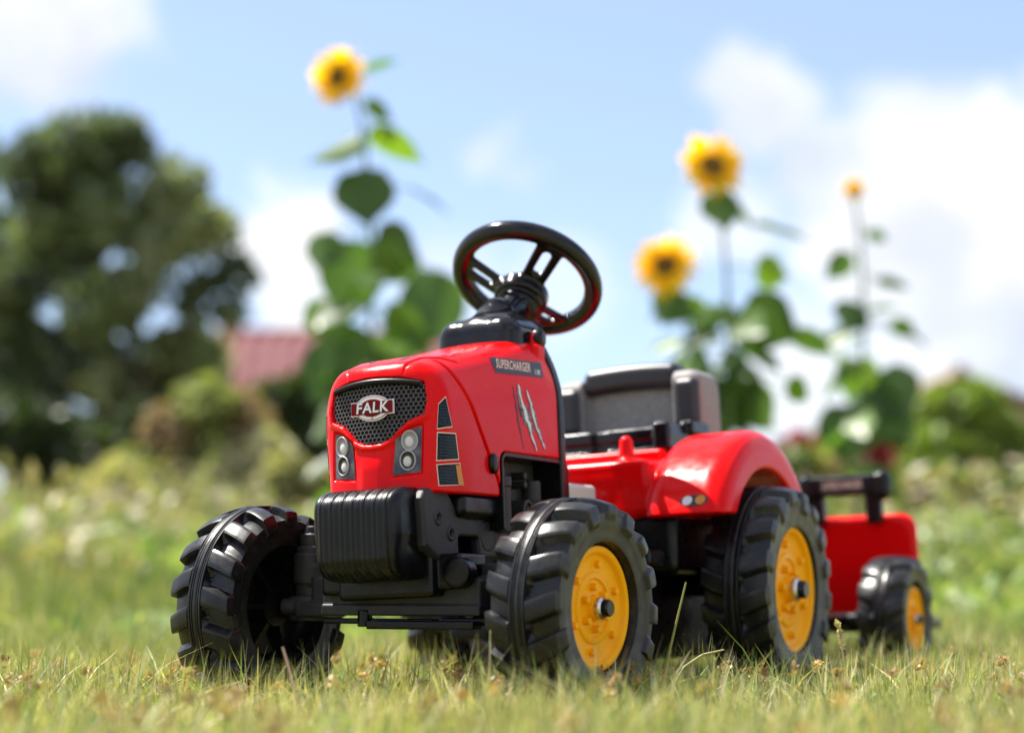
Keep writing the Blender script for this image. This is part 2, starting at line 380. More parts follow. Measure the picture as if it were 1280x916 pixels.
b.to_mesh(tm); b.free(); sub('lettering', tm, PRINTW, grille)
tm = text_mesh('FALK', .0158, .10, .0009, 0, 1.10)
b = bmesh.new(); b.from_mesh(tm)
for v in b.verts: v.co = Vector((.0015+v.co.x*1.06, -.06225, .3270+v.co.y))
b.to_mesh(tm); b.free(); sub('lettering_shadow', tm, BLK, grille)
star = [(.001+(.0016 if k % 2 == 0 else .0007)*math.sin(math.pi*k/5), .3165+(.0016 if k % 2 == 0 else .0007)*math.cos(math.pi*k/5)) for k in range(10)]
sub('emblem_star', flat([star], -.0619, .0003), AMBER, grille)

# headlights
def front_y(x, z): return -.061+3.5*x*x+(z-.3)*.06
for s_ in (1, -1):
    P_ = HLP if s_ > 0 else [(-u, v) for u, v in HLP[::-1]]
    hb = decal('headlight', [P_], hood_sdf, (0, 1, 0), lambda u, v: (u, -.06, v), BEZ, tractor, .0009, 3)
    hb.location = (.0118, 0, 0); hb.rotation_euler = (0, -ROLL, 0)
    for cx_, cz_, r_ in ((.0425, .2895, .0088), (.0405, .2685, .0085)):
        fy = front_y(cx_, cz_)+.0018
        for nm_, pf_, m_ in (('lamp', [(r_*1.12, .001), (r_*1.12, -.0016), (r_*1.0, -.0022), (r_*.93, -.0012), (r_*.6, -.0004), (.0001, -.0003)], DISH if cz_ < .28 else DISHL), ('lamp_ring', [(r_*1.16, -.0005), (r_*1.15, -.0022), (r_*1.06, -.0028), (r_*.98, -.0020), (r_*.96, -.0010)], LENSD), ('lamp_lens', [(r_*.62, -.0002), (r_*.58, -.0012), (r_*.45, -.0019), (r_*.25, -.0022), (.0001, -.0023)], LENS)):
            v_, f_ = lathe(pf_, 28, 'y'); k_ = s_*-.0008 if nm_ == 'lamp_lens' else 0
            o_ = link(nm_, mesh_np(nm_, v_, f_, True), m_, hb, (s_*cx_+k_, fy, cz_-(.001 if nm_ == 'lamp_lens' else 0))); o_.rotation_euler = (0, 0, s_*.27); o_.scale = (.92, 1, 1.12)

# corner vent prints on both flanks
VD = np.array([-.503, .864, .05])
VENT = [[(-.019, .337), (-.035, .328), (-.040, .300), (-.007, .304)], [(-.040, .2975), (.0, .2985), (.005, .270), (-.044, .266)], [(-.044, .263), (.007, .267), (.013, .243), (-.041, .240)]]
STRIP = [[(-.004, .264), (.006, .2645), (.0125, .2435), (.001, .2425)]]
def inset(P, k): 
    c = np.mean(P, 0); return [tuple(c+(np.array(p)-c)*k) for p in P]
for s_ in (1, -1):
    sd = (lambda x, y, z: hood_sdf(x, y, z)); dv = VD*np.array([s_, 1, 1])
    pln = lambda u, v: (s_*.068, u, v)
    for P in VENT:
        o_ = decal('side_vent', [P], sd, dv, pln, PRINTP, tractor, .0004, 3); o_.location = (.0118, 0, 0); o_.rotation_euler = (0, -ROLL, 0)
        decal('vent_field', [inset(P, .91)], sd, dv, pln, PRINTB, o_, .0007, 3)
        dots = []
        P2 = inset(P, .88); yy = -.045; zz = .236
        while zz < .34:
            yy = -.05+(0.0016 if int(zz*1e5) % 2 else 0)
            while yy < .02:
                if poly2(np.array(yy), np.array(zz), P2) < -.0008: dots.append([(yy-.0005, zz-.0012), (yy+.0001, zz-.0013), (yy+.0007, zz+.0011), (yy+.0001, zz+.0012)])
                yy += .0031
            zz += .00335
        if dots: decal('mesh_print', dots, sd, dv, pln, HEXL, o_, .0009, 0)
    o_ = decal('vent_marker', STRIP, sd, dv, pln, AMBER, tractor, .0012, 3); o_.location = (.0118, 0, 0); o_.rotation_euler = (0, -ROLL, 0)
    # name band, scratch print and plug on the rear flank
    pl2 = lambda u, v: (s_*.0745, u, v)
    band = [(.071, .3925), (.197, .3975), (.2015, .379), (.085, .374)]
    o_ = decal('name_band', [band], sd, dv, pl2, PRINTD, tractor, .0005, 4); o_.location = (.0118, 0, 0); o_.rotation_euler = (0, -ROLL, 0)
    for body_, size, uy, uz, mt_, rot in (('SUPERCHARGER', .0155, .1275, .3862, PRINTP, .02), ('1.195', .0082, .186, .3838, PRINTW, .03)):
        tm = text_mesh(body_, size, .0, .00042, 0, 1.14); b = bmesh.new(); b.from_mesh(tm); bpy.data.meshes.remove(tm)
        for v in b.verts:
            X_ = v.co.x*s_; v.co = Vector((uy+X_*.66, uz+v.co.y*1.0+X_*rot, 0))
        drape('lettering', b, sd, dv, pl2, mt_, o_, .0009)
    def ragged(pts, wid, seed):
        rr_ = random.Random(seed); n_ = 17; P_ = np.array(pts); tt = np.linspace(0, 1, n_); ks = np.linspace(0, 1, len(P_))
        c_ = np.stack([np.interp(tt, ks, P_[:, 0]), np.interp(tt, ks, P_[:, 1])], 1); w_ = wid*np.sin(np.pi*np.clip(tt*.92+.05, 0, 1))**.6
        lf_ = [(c_[q, 0]-w_[q]*rr_.uniform(.1, 1.0), c_[q, 1]) for q in range(n_)]; rt_ = [(c_[q, 0]+w_[q]*rr_.uniform(.1, 1.0), c_[q, 1]+.001*rr_.uniform(-1, 1)) for q in range(n_)]
        return lf_+rt_[::-1]
    CL = [([(.124, .362), (.130, .335), (.144, .290)], .003, 3), ([(.136, .364), (.147, .338), (.158, .318), (.175, .291)], .0105, 5), ([(.156, .360), (.167, .338), (.179, .316), (.196, .294)], .008, 8)]
    o_ = decal('scratch_print', [ragged(CL[1][0], CL[1][1]*1.25, 5), ragged(CL[2][0], CL[2][1]*1.25, 8)], sd, dv, pl2, PRINTG, tractor, .0005, 2); o_.location = (.0118, 0, 0); o_.rotation_euler = (0, -ROLL, 0)
    decal('scratch_light', [ragged(CL[1][0], CL[1][1]*.62, 11), ragged(CL[2][0], CL[2][1]*.6, 12)], sd, dv, pl2, PRINTW, o_, .0008, 2)
    decal('scratch_shadow', [ragged(*CL[0])], sd, dv, pl2, PRINTD, o_, .0005, 2)
    v_, f_ = lathe([(.0085, -.002), (.0085, .001), (.0075, .0028), (.005, .0036), (.0001, .0036)], 24, 'x')
    o_ = body('plug', mesh_np('plug', v_*np.array([s_, 1, 1.35]), f_ if s_ > 0 else f_[:, ::-1], True), BLK); o_.location = Vector((.0118, 0, 0))+Matrix.Rotation(-ROLL, 3, 'Y')@Vector((s_*.0815, .059, .269))
    v_, f_ = lathe([(.010, -.004), (.010, .002), (.0085, .004), (.0001, .0042)], 24, 'x')
    o_ = body('plug', mesh_np('plug', v_*np.array([s_, 1, 1.2]), f_ if s_ > 0 else f_[:, ::-1], True), BLK); o_.location = Vector((.0118, 0, 0))+Matrix.Rotation(-ROLL, 3, 'Y')@Vector((s_*.064, .219, .4305))
o_ = decal('hood_stripe', [[(-.022, -.03), (-.016, -.03), (-.028, .015), (-.033, .015)], [(.022, -.03), (.016, -.03), (.028, .015), (.033, .015)]], hood_sdf, (0, 0, -1), lambda u, v: (u, v, .40), PRINTD, tractor, .0005, 3)
o_.location = (.0118, 0, 0); o_.rotation_euler = (0, -ROLL, 0)
# ears that carry the plugs
for s_ in (1, -1): body('hinge_ear', solid('hinge_ear', lambda x, y, z: smin(capsule(s_*x, y, z, (.056, .214, .40), (.056, .218, .429), .0088), box(s_*x, y, z, (.058, .21, .40), (.012, .012, .022), .006), .006), (min(s_*.04, s_*.085), .19, .37), (max(s_*.04, s_*.085), .24, .45), .0015), RED)
# dash back plate
def dash_sdf(x, y, z):
    d = box2(abs(x), z, (0, .3), (.0845, .132), .02)
    d = smax(d, .909*(abs(x)-.0845)+.418*(z-.376), .015)
    return smax(d, abs(y-.2285)-.0075, .003)
body('dash_panel', solid('dash_panel', dash_sdf, (-.09, .215, .16), (.09, .241, .44), .0018), BLK)
# engine bay frame and engine
def bay_sdf(x, y, z):
    o2 = box2(y, z, (.16, .2), (.0835, .083), .012); d = np.maximum(abs(o2+.0022)-.0022, abs(abs(x)-.073)-.0095)
    return smax(d, .196-z, .002)
body('bay_frame', solid('bay_frame', bay_sdf, (-.086, .07, .19), (.086, .25, .29), .0014), BLK)
def eng_sdf(x, y, z):
    ax = abs(x)
    d = box(ax, y, z, (.02, .15, .2), (.03, .07, .085), .008)
    d = smin(d, cyl(ax, y, z, (.0605, .103, .195), (.0605, .103, .248), .0155, .002), .002)
    d = smin(d, cyl(ax, y, z, (.0605, .103, .246), (.0605, .103, .258), .0168, .002), .001)
    d = smin(d, cyl(ax, y, z, (.059, .103, .258), (.059, .103, .270), .011, .002), .001)
    d = smin(d, cyl(ax, y, z, (.060, .193, .19), (.060, .193, .228), .0165, .002), .001)
    d = smin(d, cyl(ax, y, z, (.060, .193, .228), (.060, .193, .234), .018, .002), .001)
    d = smin(d, cyl(ax, y, z, (.058, .191, .234), (.058, .191, .258), .0115, .002), .001)
    d = smin(d, cyl(ax, y, z, (.04, .158, .222), (.072, .158, .222), .0125, .002), .001)
    d = smax(d, -cyl(ax, y, z, (.068, .158, .222), (.082, .158, .222), .008, .001), .001)
    d = smin(d, cyl(ax, y, z, (.06, .158, .222), (.071, .158, .222), .004, .001), .001)
    d = smin(d, cyl(ax, y, z, (.05, .084, .225), (.07, .084, .225), .006, .002), .001)
    d = smin(d, cyl(ax, y, z, (.05, .082, .266), (.072, .082, .266), .010, .002), .001)
    for q in (.252, .262): d = smin(d, cyl(ax, y, z, (.05, .160, q), (.068, .160, q), .0045, .001), .001)
    return d
body('engine', solid('engine', eng_sdf, (-.082, .07, .185), (.082, .23, .29), .0016), BLKM)
# under tray
def tray_sdf(x, y, z):
    d = box(x, y, z, (0, .043, .222), (.0745, .043, .0135), .009)
    return smax(d, abs(x)-.077, .004)
body('under_tray', solid('under_tray', tray_sdf, (-.082, -.055, .2), (.082, .095, .24), .0018), BLK)
# steering cover, column, wheel
def cover_sdf(x, y, z):
    d = box(x, y, z, (0, .214, .425), (.056-.05*(z-.43), .046, .032), .022)
    for s_ in (-.030, .030): d = smin(d, capsule(x, y, z, (s_, .190, .438), (s_*.9, .232, .447), .017), .008)
    d = smin(d, capsule(x, y, z, (0, .2, .44), (0, .232, .466), .024), .012)
    return d
body('steering_cover', solid('steering_cover', cover_sdf, (-.07, .125, .39), (.07, .275, .5), .0018), BLKG)
AW = R(36); nW = np.array([0, math.sin(AW), math.cos(AW)]); cW = np.array([0, .316, .525]); e2W = np.array([0, math.cos(AW), -math.sin(AW)])
hubW = cW-nW*.034
def col_sdf(x, y, z):
    a = np.array([0, .232, .455]); d = capsule(x, y, z, a, hubW, .0225, .019)
    d = smin(d, cyl(x, y, z, hubW-nW*.022, hubW-nW*.010, .0255, .003), .002)
    return d
body('steering_column', solid('steering_column', col_sdf, (-.04, .2, .43), (.04, .34, .52), .0018), BLKG)
SPK = [(-41, 11), (-148, 9), (84, 9)]
def wheel_sdf(x, y, z):
    u = x; v = (y-cW[1])*e2W[1]+(z-cW[2])*e2W[2]; w = (y-cW[1])*nW[1]+(z-cW[2])*nW[2]
    r = np.sqrt(u*u+v*v)
    d = np.sqrt((r-.086)**2+(w*.92)**2)-.0115
    d = smax(d, -(np.sqrt((r-.0738)**2+(w+.004)**2)-.0018), .001)
    hub = smax(np.sqrt(u*u+v*v)-.034, abs(w+.030)-.011, .006); d = smin(d, hub, .004)
    d = smin(d, smax(r-.027, abs(w+.045)-.008, .004), .003)
    for a, hw in SPK:
        c, s = math.cos(R(a)), math.sin(R(a)); t = u*c+v*s; q = -u*s+v*c
        wc = -.028+.026*np.clip((t-.02)/.06, 0, 1)
        sp = smax(smax(abs(q)-(.0150+.05*np.maximum(t-.02, 0)), abs(w-wc)-.0045, .003), smax(t-.082, .01-t, .002), .002)
        slot = box2(t, q, (.055, 0), (.0155, .0060), .0056)
        d = smin(d, smax(sp, -slot, .003), .004)
    return d
body('steering_wheel', solid('steering_wheel', wheel_sdf, (-.103, .215, .445), (.103, .42, .60), .0018), BLKG)

# front ballast weight with ridges
def weight_sdf(x, y, z):
    rib = .0017*np.exp(-(((x+.0033) % .0134-.0067)/.0011)**2)+.0007*np.exp(-(((x+.008) % .0134-.0067)/.0022)**2)
    u = np.maximum(abs(z-.191)-.024, 0); prof = -.108+.0105*(u/.02)**2.2
    d = smax(abs(x-.0015)-.0515+.10*np.maximum(.19-z, 0), abs(z-.191)-.0475, .009)
    d = smax(d, prof-y, .016); d = smax(d, y+.045, .004)
    return d+rib-.0012
body('ballast_weight', solid('ballast_weight', weight_sdf, (-.066, -.118, .135), (.068, -.036, .248), .0013), BLK)
BR = [(-.066, .226), (-.058, .236), (-.018, .2375), (-.008, .228), (.005, .213), (.02, .2085), (.089, .207), (.103, .195), (.095, .168), (-.038, .164), (-.062, .178)]
def brk_sdf(x, y, z):
    ax = abs(x); p = poly2(y, z, BR)
    notch = box2(y, z, (.029, .176), (.022, .0125), .004)
    p = smax(p-.002, -notch, .003)
    d = smax(p, abs(ax-.0575)-.0065, .005)
    ring = np.sqrt((y-.072)**2+(z-.19)**2); d = d+.0012*np.exp(-((ring-.017)/.0012)**2)*(ax > .06)
    for sy, sz in ((-.037, .207), (-.011, .191)):
        rr = np.sqrt((y-sy)**2+(z-sz)**2)
        d = smin(d, smax(abs(rr-.0062)-.0015, abs(ax-.0625)-.0032, .001), .001)
        d = smax(d, -smax(rr-.003, .061-ax, .001), .001)
    return smin(d, box(x, y, z, (0, -.02, .2), (.052, .04, .03), .005), .004)
body('weight_bracket', solid('weight_bracket', brk_sdf, (-.072, -.09, .155), (.072, .112, .246), .0014), BLKM)
# chassis of the front end
def chas_sdf(x, y, z):
    ax = abs(x)
    d = box(x, y, z, (0, .01, .148), (.06, .055, .024), .005)
    d = smin(d, box(ax, y, z, (.066, -.005, .150), (.022, .03, .019), .004), .003)
    d = smin(d, cyl(x, y, z, (.085, -.02, .148), (.085, -.04, .148), .016, .003), .002)
    d = smin(d, box(x, y, z, (0, .2, .17), (.04, .2, .04), .01), .006)
    d = smin(d, box(x, y, z, (0, .45, .17), (.07, .14, .05), .015), .01)
    d = smin(d, box(ax, y, z, (.055, .53, .13), (.02, .09, .06), .012), .01)
    d = smin(d, cyl(x, y, z, (-.19, .531, .134), (.19, .531, .134), .014, .003), .004)
    d = smin(d, capsule(ax, y, z, (.05, .46, .20), (.12, .55, .145), .008), .004)
    d = smin(d, box(ax, y, z, (.10, .52, .185), (.05, .12, .038), .012), .01)
    return d
body('chassis', solid('chassis', chas_sdf, (-.2, -.06, .06), (.2, .63, .23), .003), BLK)
body('crank_case', solid('crank_case', lambda x, y, z: smin(box(x, y, z, (.082, .50, .095), (.030, .12, .053), .016), cyl(x, y, z, (.06, .635, .118), (.112, .635, .118), .021, .006), .006), (.04, .37, .03), (.13, .67, .16), .0025), BLK)
body('cover_plate', solid('cover_plate', lambda x, y, z: smax(box(x, y, z, (.038, .305, .230), (.032, .04, .03), .006), .5*(z-.258)-.86*(y-.262)*.6-.02, .004), (-.01, .25, .19), (.1, .36, .28), .0025), GREYL)
for s_ in (1, -1):      # pedals on cranks
    a_ = np.array([s_*.1, .35, .125]); b_ = a_+np.array([0, -s_*.045, s_*.04])
    p_ = body('pedal', solid('pedal', lambda x, y, z: smin(box(x, y, z, (s_*.135, b_[1], b_[2]), (.03, .024, .009), .004), capsule(x, y, z, (s_*.098, a_[1], a_[2]), (s_*.102, b_[1], b_[2]), .008), .003), (min(s_*.09, s_*.17)-.005, .27, .05), (max(s_*.09, s_*.17)+.005, .43, .19), .0028), BLK)
# front axle, level with the ground
def axle_sdf(x, y, z):
    ax = abs(x)
    d = box(x, y, z, (0, -.004, .129), (.1, .018, .016), .004)
    d = smin(d, box(x, y, z, (0, -.012, .112), (.1, .012, .006), .002), .002)
    for r, z0, z1 in ((.0225, .141, .175), (.0192, .175, .183), (.0155, .183, .197), (.0085, .197, .206), (.0195, .126, .141), (.0262, .099, .127)):
        d = smin(d, cyl(ax, y, z, (.143, .024, z0), (.143, .024, z1), r, .0022), .0008)
    d = smin(d, box(ax, y, z, (.115, .02, .150), (.03, .016, .012), .003), .003); d = smin(d, box(ax, y, z, (.07, .02, .13), (.06, .02, .018), .004), .003)
    d = smin(d, cyl(ax, y, z, (.12, .010, .115), (.168, -.0, .115), .0095, .003), .003)
    d = smin(d, box(ax, y, z, (.128, .012, .112), (.02, .018, .008), .003), .003)
    lug = smax(box(ax, y, z, (.066, -.02, .147), (.013, .006, .012), .002), -(np.sqrt((ax-.060)**2+(z-.160)**2)-.0125), .001)
    return smin(d, lug, .001)
link('front_axle', solid('front_axle', axle_sdf, (-.176, -.045, .095), (.176, .058, .212), .0018), BLKM, tractor, (.010, 0, 0))
def rod_sdf(x, y, z):
    d = box(x, y, z, (.035, -.03, .0965), (.066, .010, .0045), .0015)
    d = smin(d, box(x, y, z, (-.03, -.012, .100), (.07, .008, .003), .001), .001)
    d = smin(d, cyl(x, y, z, (-.045, -.02, .094), (-.045, -.02, .112), .008, .001), .001)
    d = smin(d, box(x, y, z, (.08, .0, .1), (.03, .02, .004), .001), .001)
    return d
link('tie_rod', solid('tie_rod', rod_sdf, (-.11, -.05, .088), (.12, .03, .116), .0015), BLK, tractor, (.010, 0, 0))

# wheels
def make_tyre(Ro, w, N, dep, name, na=28):
    K = N*na; kk = np.arange(K)
    cx = np.concatenate([np.array([0, .04, .065, .072, .082, .09, .125, .135, .147, .157, .19, .215, .222, .24, .25]), np.linspace(.29, .94, 15), [.97, 1.0]])*w
    Rb = Ro-dep; drop = .0075*w/.0425
    rb = Rb-drop*(cx/w)**2.8
    rs = np.linspace(rb[-1]-.0015, Ro*.70, 15)
    side = [(w*(1.0+.012*math.sin(math.pi*q/14)-.03*(q/14)), r_) for q, r_ in enumerate(rs)]+[(w*.96, Ro*.66), (w*.955, Ro*.62), (w*.94, Ro*.60), (w*.80, Ro*.585), (w*.6, Ro*.57)]
    P = [(a, b_) for a, b_ in zip(cx, rb)]+side
    P = [(-a, b_) for a, b_ in P[::-1]]+P[1:]
    P = np.array(P); m = len(P); x = P[:, 0][None, :]; r0 = P[:, 1][None, :]
    uu = np.minimum(abs(x)/w, 1); onside = (np.arange(m) < len(side)) | (np.arange(m) >= m-len(side)); onside = onside[None, :]
    uu = np.where(onside, 1, uu)
    right = (x > 0)
    phi = (kk[:, None]/na-.30*uu**1.4)*2*np.pi/N
    ks = (kk[:, None]+np.where(right, na//2, 0))
    fr = (ks % na)/na; alt = (ks//na) % 2
    lug = np.interp(fr, [0, .036, .12, .43, .5, .61, 1], [0, .93, 1, .97, .88, 0, 0])
    # the groove is scooped round where it meets the centre rib
    scoop = 1-sm(.23, .36, uu+.10*np.clip(1-abs(fr-.82)/.16, 0, 1))
    L = np.maximum(lug, scoop*.9)*sm(.222, .245, uu)
    end = np.where(alt > .5, .745, .80)*Ro
    L = np.where(onside, lug*sm(end-.0016, end+.0016, r0+0*phi), L)
    rib = (1-sm(.214, .224, uu))*.97*(1-.6*np.exp(-((uu-.077)/.009)**2)-.6*np.exp(-((uu-.141)/.010)**2))
    hgt = dep*(L*(1-.06*uu**2)+rib)
    ang = np.where(onside, .12+.0*uu, sm(.75, 1, uu)*.5)      # direction in which the lugs stand proud
    flatk = np.where(onside, .45, 1.)
    fade = np.where(onside, np.clip((r0-Ro*.70)/(rb[-1]-Ro*.70), 0, 1), 1)
    up_r = np.where(onside, .85*fade**1.5, 1); up_x = np.where(onside, .40-.28*fade**3, .12*sm(.8, 1, uu))*np.sign(x)
    rr = r0+hgt*up_r; xx = x+hgt*up_x
    V = np.stack([np.broadcast_to(xx, rr.shape), rr*np.cos(phi), rr*np.sin(phi)], -1).reshape(-1, 3)
    i, j = np.meshgrid(np.arange(K), np.arange(m-1), indexing='ij'); i2 = (i+1) % K
    F = np.stack([i*m+j, i*m+j+1, i2*m+j+1, i2*m+j], -1).reshape(-1, 4)[:, ::-1]
    return bake_sharp(mesh_np(name, V, F, True), 34)
def make_rim(r, x0, name, bolts=True):
    k = r/.0645
    P = [(1.0, -.010), (1.0, -.001), (.985, .0015), (.95, .0022), (.90, .0018), (.875, .0002), (.86, -.0035), (.84, -.0045), (.72, -.0050), (.58, -.0052), (.565, -.0035), (.55, -.003), (.48, -.003), (.465, -.0045), (.45, -.0058), (.30, -.0058), (.22, -.0052), (.20, -.003), (.19, .001), (.13, .001), (.0005, .001)]
    parts = [lathe([(a*r, x0+b_*k) for a, b_ in P], 72, 'x')]
    if bolts:
        for n, rad, br, h0, h1 in ((6, .70, .058, -.0055, .0005), (6, .335, .058, -.006, .0015)):
            for q in range(n):
                v_, f_ = lathe([(br*r*1.1, x0+h0*k), (br*r*1.05, x0+(h1-.0008)*k), (br*r*.8, x0+h1*k), (.0001, x0+h1*k)], 10, 'x')
                a = 2*math.pi*(q+.25)/n+(.25 if rad < .5 else 0); v_ = v_+np.array([0, math.cos(a)*rad*r, math.sin(a)*rad*r]); parts.append((v_, f_))
    v_, f_ = merge(parts); return bake_sharp(mesh_np(name, v_, f_[:, ::-1], True), 40)
def wheel_set(Ro, w, N, dep, rim_r, rec, na):
    ty = make_tyre(Ro, w, N, dep, 'tyre', na); ty.materials.append(TYRE)
    ri = make_rim(rim_r, w-rec, 'rim'); ri.materials.append(YEL)
    # inner drum: the dark back of the wheel with stiffening ribs
    parts = [lathe([(Ro*.60, -w*.80), (Ro*.55, -w*.72), (Ro*.50, -w*.2), (Ro*.46, -w*.1), (Ro*.2, -w*.12), (Ro*.19, -w*.55), (Ro*.10, -w*.6), (.0005, -w*.6)], 48, 'x'), lathe([(Ro*.58, w*.9-rec), (Ro*.59, w*.1), (Ro*.57, -w*.75)], 48, 'x')]
    for q in range(6):
        a = q*math.pi/3; c, s = math.cos(a), math.sin(a); pr = np.array([[Ro*.18, -.003, -w*.12], [Ro*.52, -.003, -w*.12], [Ro*.52, .003, -w*.12], [Ro*.18, .003, -w*.12], [Ro*.18, -.003, -w*.5], [Ro*.52, -.003, -w*.3], [Ro*.52, .003, -w*.3], [Ro*.18, .003, -w*.5]])
        v_ = np.stack([pr[:, 2], pr[:, 0]*c-pr[:, 1]*s, pr[:, 0]*s+pr[:, 1]*c], -1); parts.append((v_, np.array([[0, 1, 5, 4], [3, 2, 6, 7], [4, 5, 6, 7], [0, 3, 7, 4], [1, 2, 6, 5]])))
    v_, f_ = merge(parts); dr = bake_sharp(mesh_np('wheel', v_, f_, True), 40); dr.materials.append(BLK)
    k = rim_r/.0645
    v_, f_ = lathe([(.0115*k, w-rec), (.0115*k, w-rec+.006*k), (.0095*k, w-rec+.0085*k), (.0092*k, w-rec+.006*k)], 24, 'x'); nu = bake_sharp(mesh_np('axle_washer', v_, f_[:, ::-1], True)); nu.materials.append(STEEL)
    v_, f_ = lathe([(.0088*k, w-rec), (.0088*k, w-rec+.014*k), (.0078*k, w-rec+.0155*k), (.0001, w-rec+.0155*k)], 24, 'x'); cp = bake_sharp(mesh_np('axle_cap', v_, f_[:, ::-1], True)); cp.materials.append(BLKG)
    return dr, ty, ri, nu, cp
def place_wheel(ws, parent, loc, rot, flip):
    wh = link('wheel', ws[0], None, parent, loc, rot)
    for nm_, me_ in zip(('tyre', 'rim', 'axle_washer', 'axle_cap'), ws[1:]): link(nm_, me_, None, wh)
    return wh
FW = wheel_set(.1145, .0400, 16, .0105, .0645, .012, 28)
RW = wheel_set(.1335, .0415, 17, .0105, .083, .010, 24)
STEER = -.075
for s_, spin in ((1, .13), (-1, .02)):
    place_wheel(FW, tractor, (s_*.1978+.011, 0, .115), (spin, 0, STEER+(0 if s_ > 0 else math.pi)), s_)
    place_wheel(RW, tractor, (s_*.218+.007, .531, .1343), (spin+.3, 0, 0 if s_ > 0 else math.pi), s_)

# red rear body with mudguards
AY, AZ, AR = .531, .145, .186
def tub_sdf(x, y, z):
    ax = abs(x)
    core = box(x, y, z, (0, .56, .258), (.118, .165, .036), .01)
    front = box(x, y, z, (0, .452, .249), (.112, .052, .027), .006)
    up = box(x, y, z, (0, .585, .29), (.10, .098, .024), .006)
    d = smin(smin(core, front, .01), up, .008)
    pil = capsule(ax, y, z, (.083, .412, .225), (.080, .418, .318), .0155, .0085); d = smin(d, pil, .008)
    web = box(ax, y, z, (.088, .452, .272), (.007, .04, .026), .004)
    web = smax(web, .45*(y-.452)+.89*(z-.285), .004); d = smin(d, web, .006)
    r = np.sqrt((y-AY)**2+(z-AZ)**2); rw = np.sqrt((y-AY)**2+(z-.1355)**2)
    mg = smax(r-AR-.0*(ax), smax(ax-.229, .118-ax, .004), .030)
    lip = .0035*np.exp(-((r-AR+.030)/.0025)**2)*(ax > .2)
    mg = mg-lip*0
    d = smin(d, mg, .014)
    well = smax(smax(rw-.1435, .150-ax, .006), .0*r-1, .002); d = smax(d, -well, .006)
    d = smax(d, .217-z, .004)
    inner = smax(smax(ax-.09, abs(y-.54)-.11, .01), z-.245, .004); d = smax(d, -inner, .004)
    return d
body('rear_body', solid('rear_body', tub_sdf, (-.24, .33, .208), (.24, .74, .342), .0022), RED)
for s_ in (1, -1):
    P_ = [(s_*(.190+.0185*math.cos(t)*(1 if True else 1)), .2355+.0082*math.sin(t)) for t in np.linspace(0, 2*math.pi, 28, endpoint=False)]
    o_ = decal('mudguard_light', [P_], tub_sdf, (0, .9, -.25), lambda u, v: (u, .362, v), PRINTD, tractor, .0006, 3); o_.location = (.0118, 0, 0); o_.rotation_euler = (0, -ROLL, 0)
    for cx_, m_ in ((.1815, PRINTW), (.1985, AMBER)):
        P_ = [(s_*cx_+.0066*math.cos(t), .2355+.0066*math.sin(t)) for t in np.linspace(0, 2*math.pi, 20, endpoint=False)]
        decal('reflector_print', [P_], tub_sdf, (0, .9, -.25), lambda u, v: (u, .362, v), m_, o_, .0011, 2)

# seat
SY = .017
def shell_sdf(x, y, z):
    y = y-SY; ax = abs(x)
    d = box(x, y, z, (0, .625, .37), (.112-.10*np.maximum(z-.40, 0), .04, .062), .016)
    d = smax(d, -box(x, y, z, (0, .585, .40), (.069, .0225, .1), .004), .005)
    return d
seat = body('seat', solid('seat', shell_sdf, (-.12, .58+SY, .3), (.12, .675+SY, .44), .002), GREYF)
sub('headrest', solid('headrest', lambda x, y, z: box(x, y-SY, z, (.002, .615, .4295-2.*(x*x)*.35), (.073, .022, .0185), .012), (-.08, .58+SY, .4), (.085, .645+SY, .455), .0018), CHAR, seat)
for s_ in (1, -1):
    sub('side_bolster', solid('side_bolster', lambda x, y, z: box(s_*x, y-SY, z, (.0895, .60, .386), (.0185, .022, .034), .011), (min(s_*.065, s_*.115), .57+SY, .345), (max(s_*.065, s_*.115), .63+SY, .425), .0018), CHAR, seat)
def base_sdf(x, y, z):
    y = y-SY; ax = abs(x)
    d = box(x, y, z, (0, .55, .3365), (.104, .062, .0085), .003)
    d = smin(d, box(x, y, z, (0, .55, .322), (.100, .058, .006), .002), .001)
    d = smin(d, box(x, y, z, (0, .55, .313), (.104, .064, .0055), .002), .001)
    notch = smax(abs(x)-.010, abs(y-.487)-.012, .004); d = smax(d, -notch, .003)
    d = smin(d, box(ax, y, z, (.092, .52, .333), (.012, .035, .018), .004), .003)
    d = smin(d, box(ax, y, z, (.104, .575, .347), (.010, .03, .009), .003), .003)
    return d
sub('seat_base', solid('seat_base', base_sdf, (-.12, .47+SY, .3), (.12, .62+SY, .365), .002), BLKG, seat)

# ------------------------------------------------------------------ toy trailer
TR_H = np.array([.600, 2.75]); TRH = R(-27)
ct, st = math.cos(TRH), math.sin(TRH)
tr_c = TR_H-.137*np.array([ct, st])
trailer = empty('toy_trailer', (tr_c[0], tr_c[1], 0), TRH, label='small red plastic trailer with a black carry handle hitched behind the tractor', cat='toy trailer')
def tpart(name, me, mt): return link(name, me, mt, trailer, (.014, 0, 0), (0, -.035, 0))
def tubt_sdf(x, y, z):
    hw = .1085-.26*np.maximum(y-.10, 0)-.10*np.maximum(.12-z, 0)
    d = smax(smax(abs(x)-hw, abs(z-.166)-.084, .03), smax(.098-y, y-.25, .004), .014)
    inn = smax(smax(abs(x)-hw+.008, .10-z, .006), smax(.112-y, y-.24, .004), .006); d = smax(d, -inn, .004)
    w = smax(np.sqrt((y-0)**2+(z-.088)**2)-.1, .052-abs(x), .004)
    return smax(d, -w, .004)
tub = tpart('tub', solid('tub', tubt_sdf, (-.125, .08, .07), (.125, .262, .262), .0022), RED)
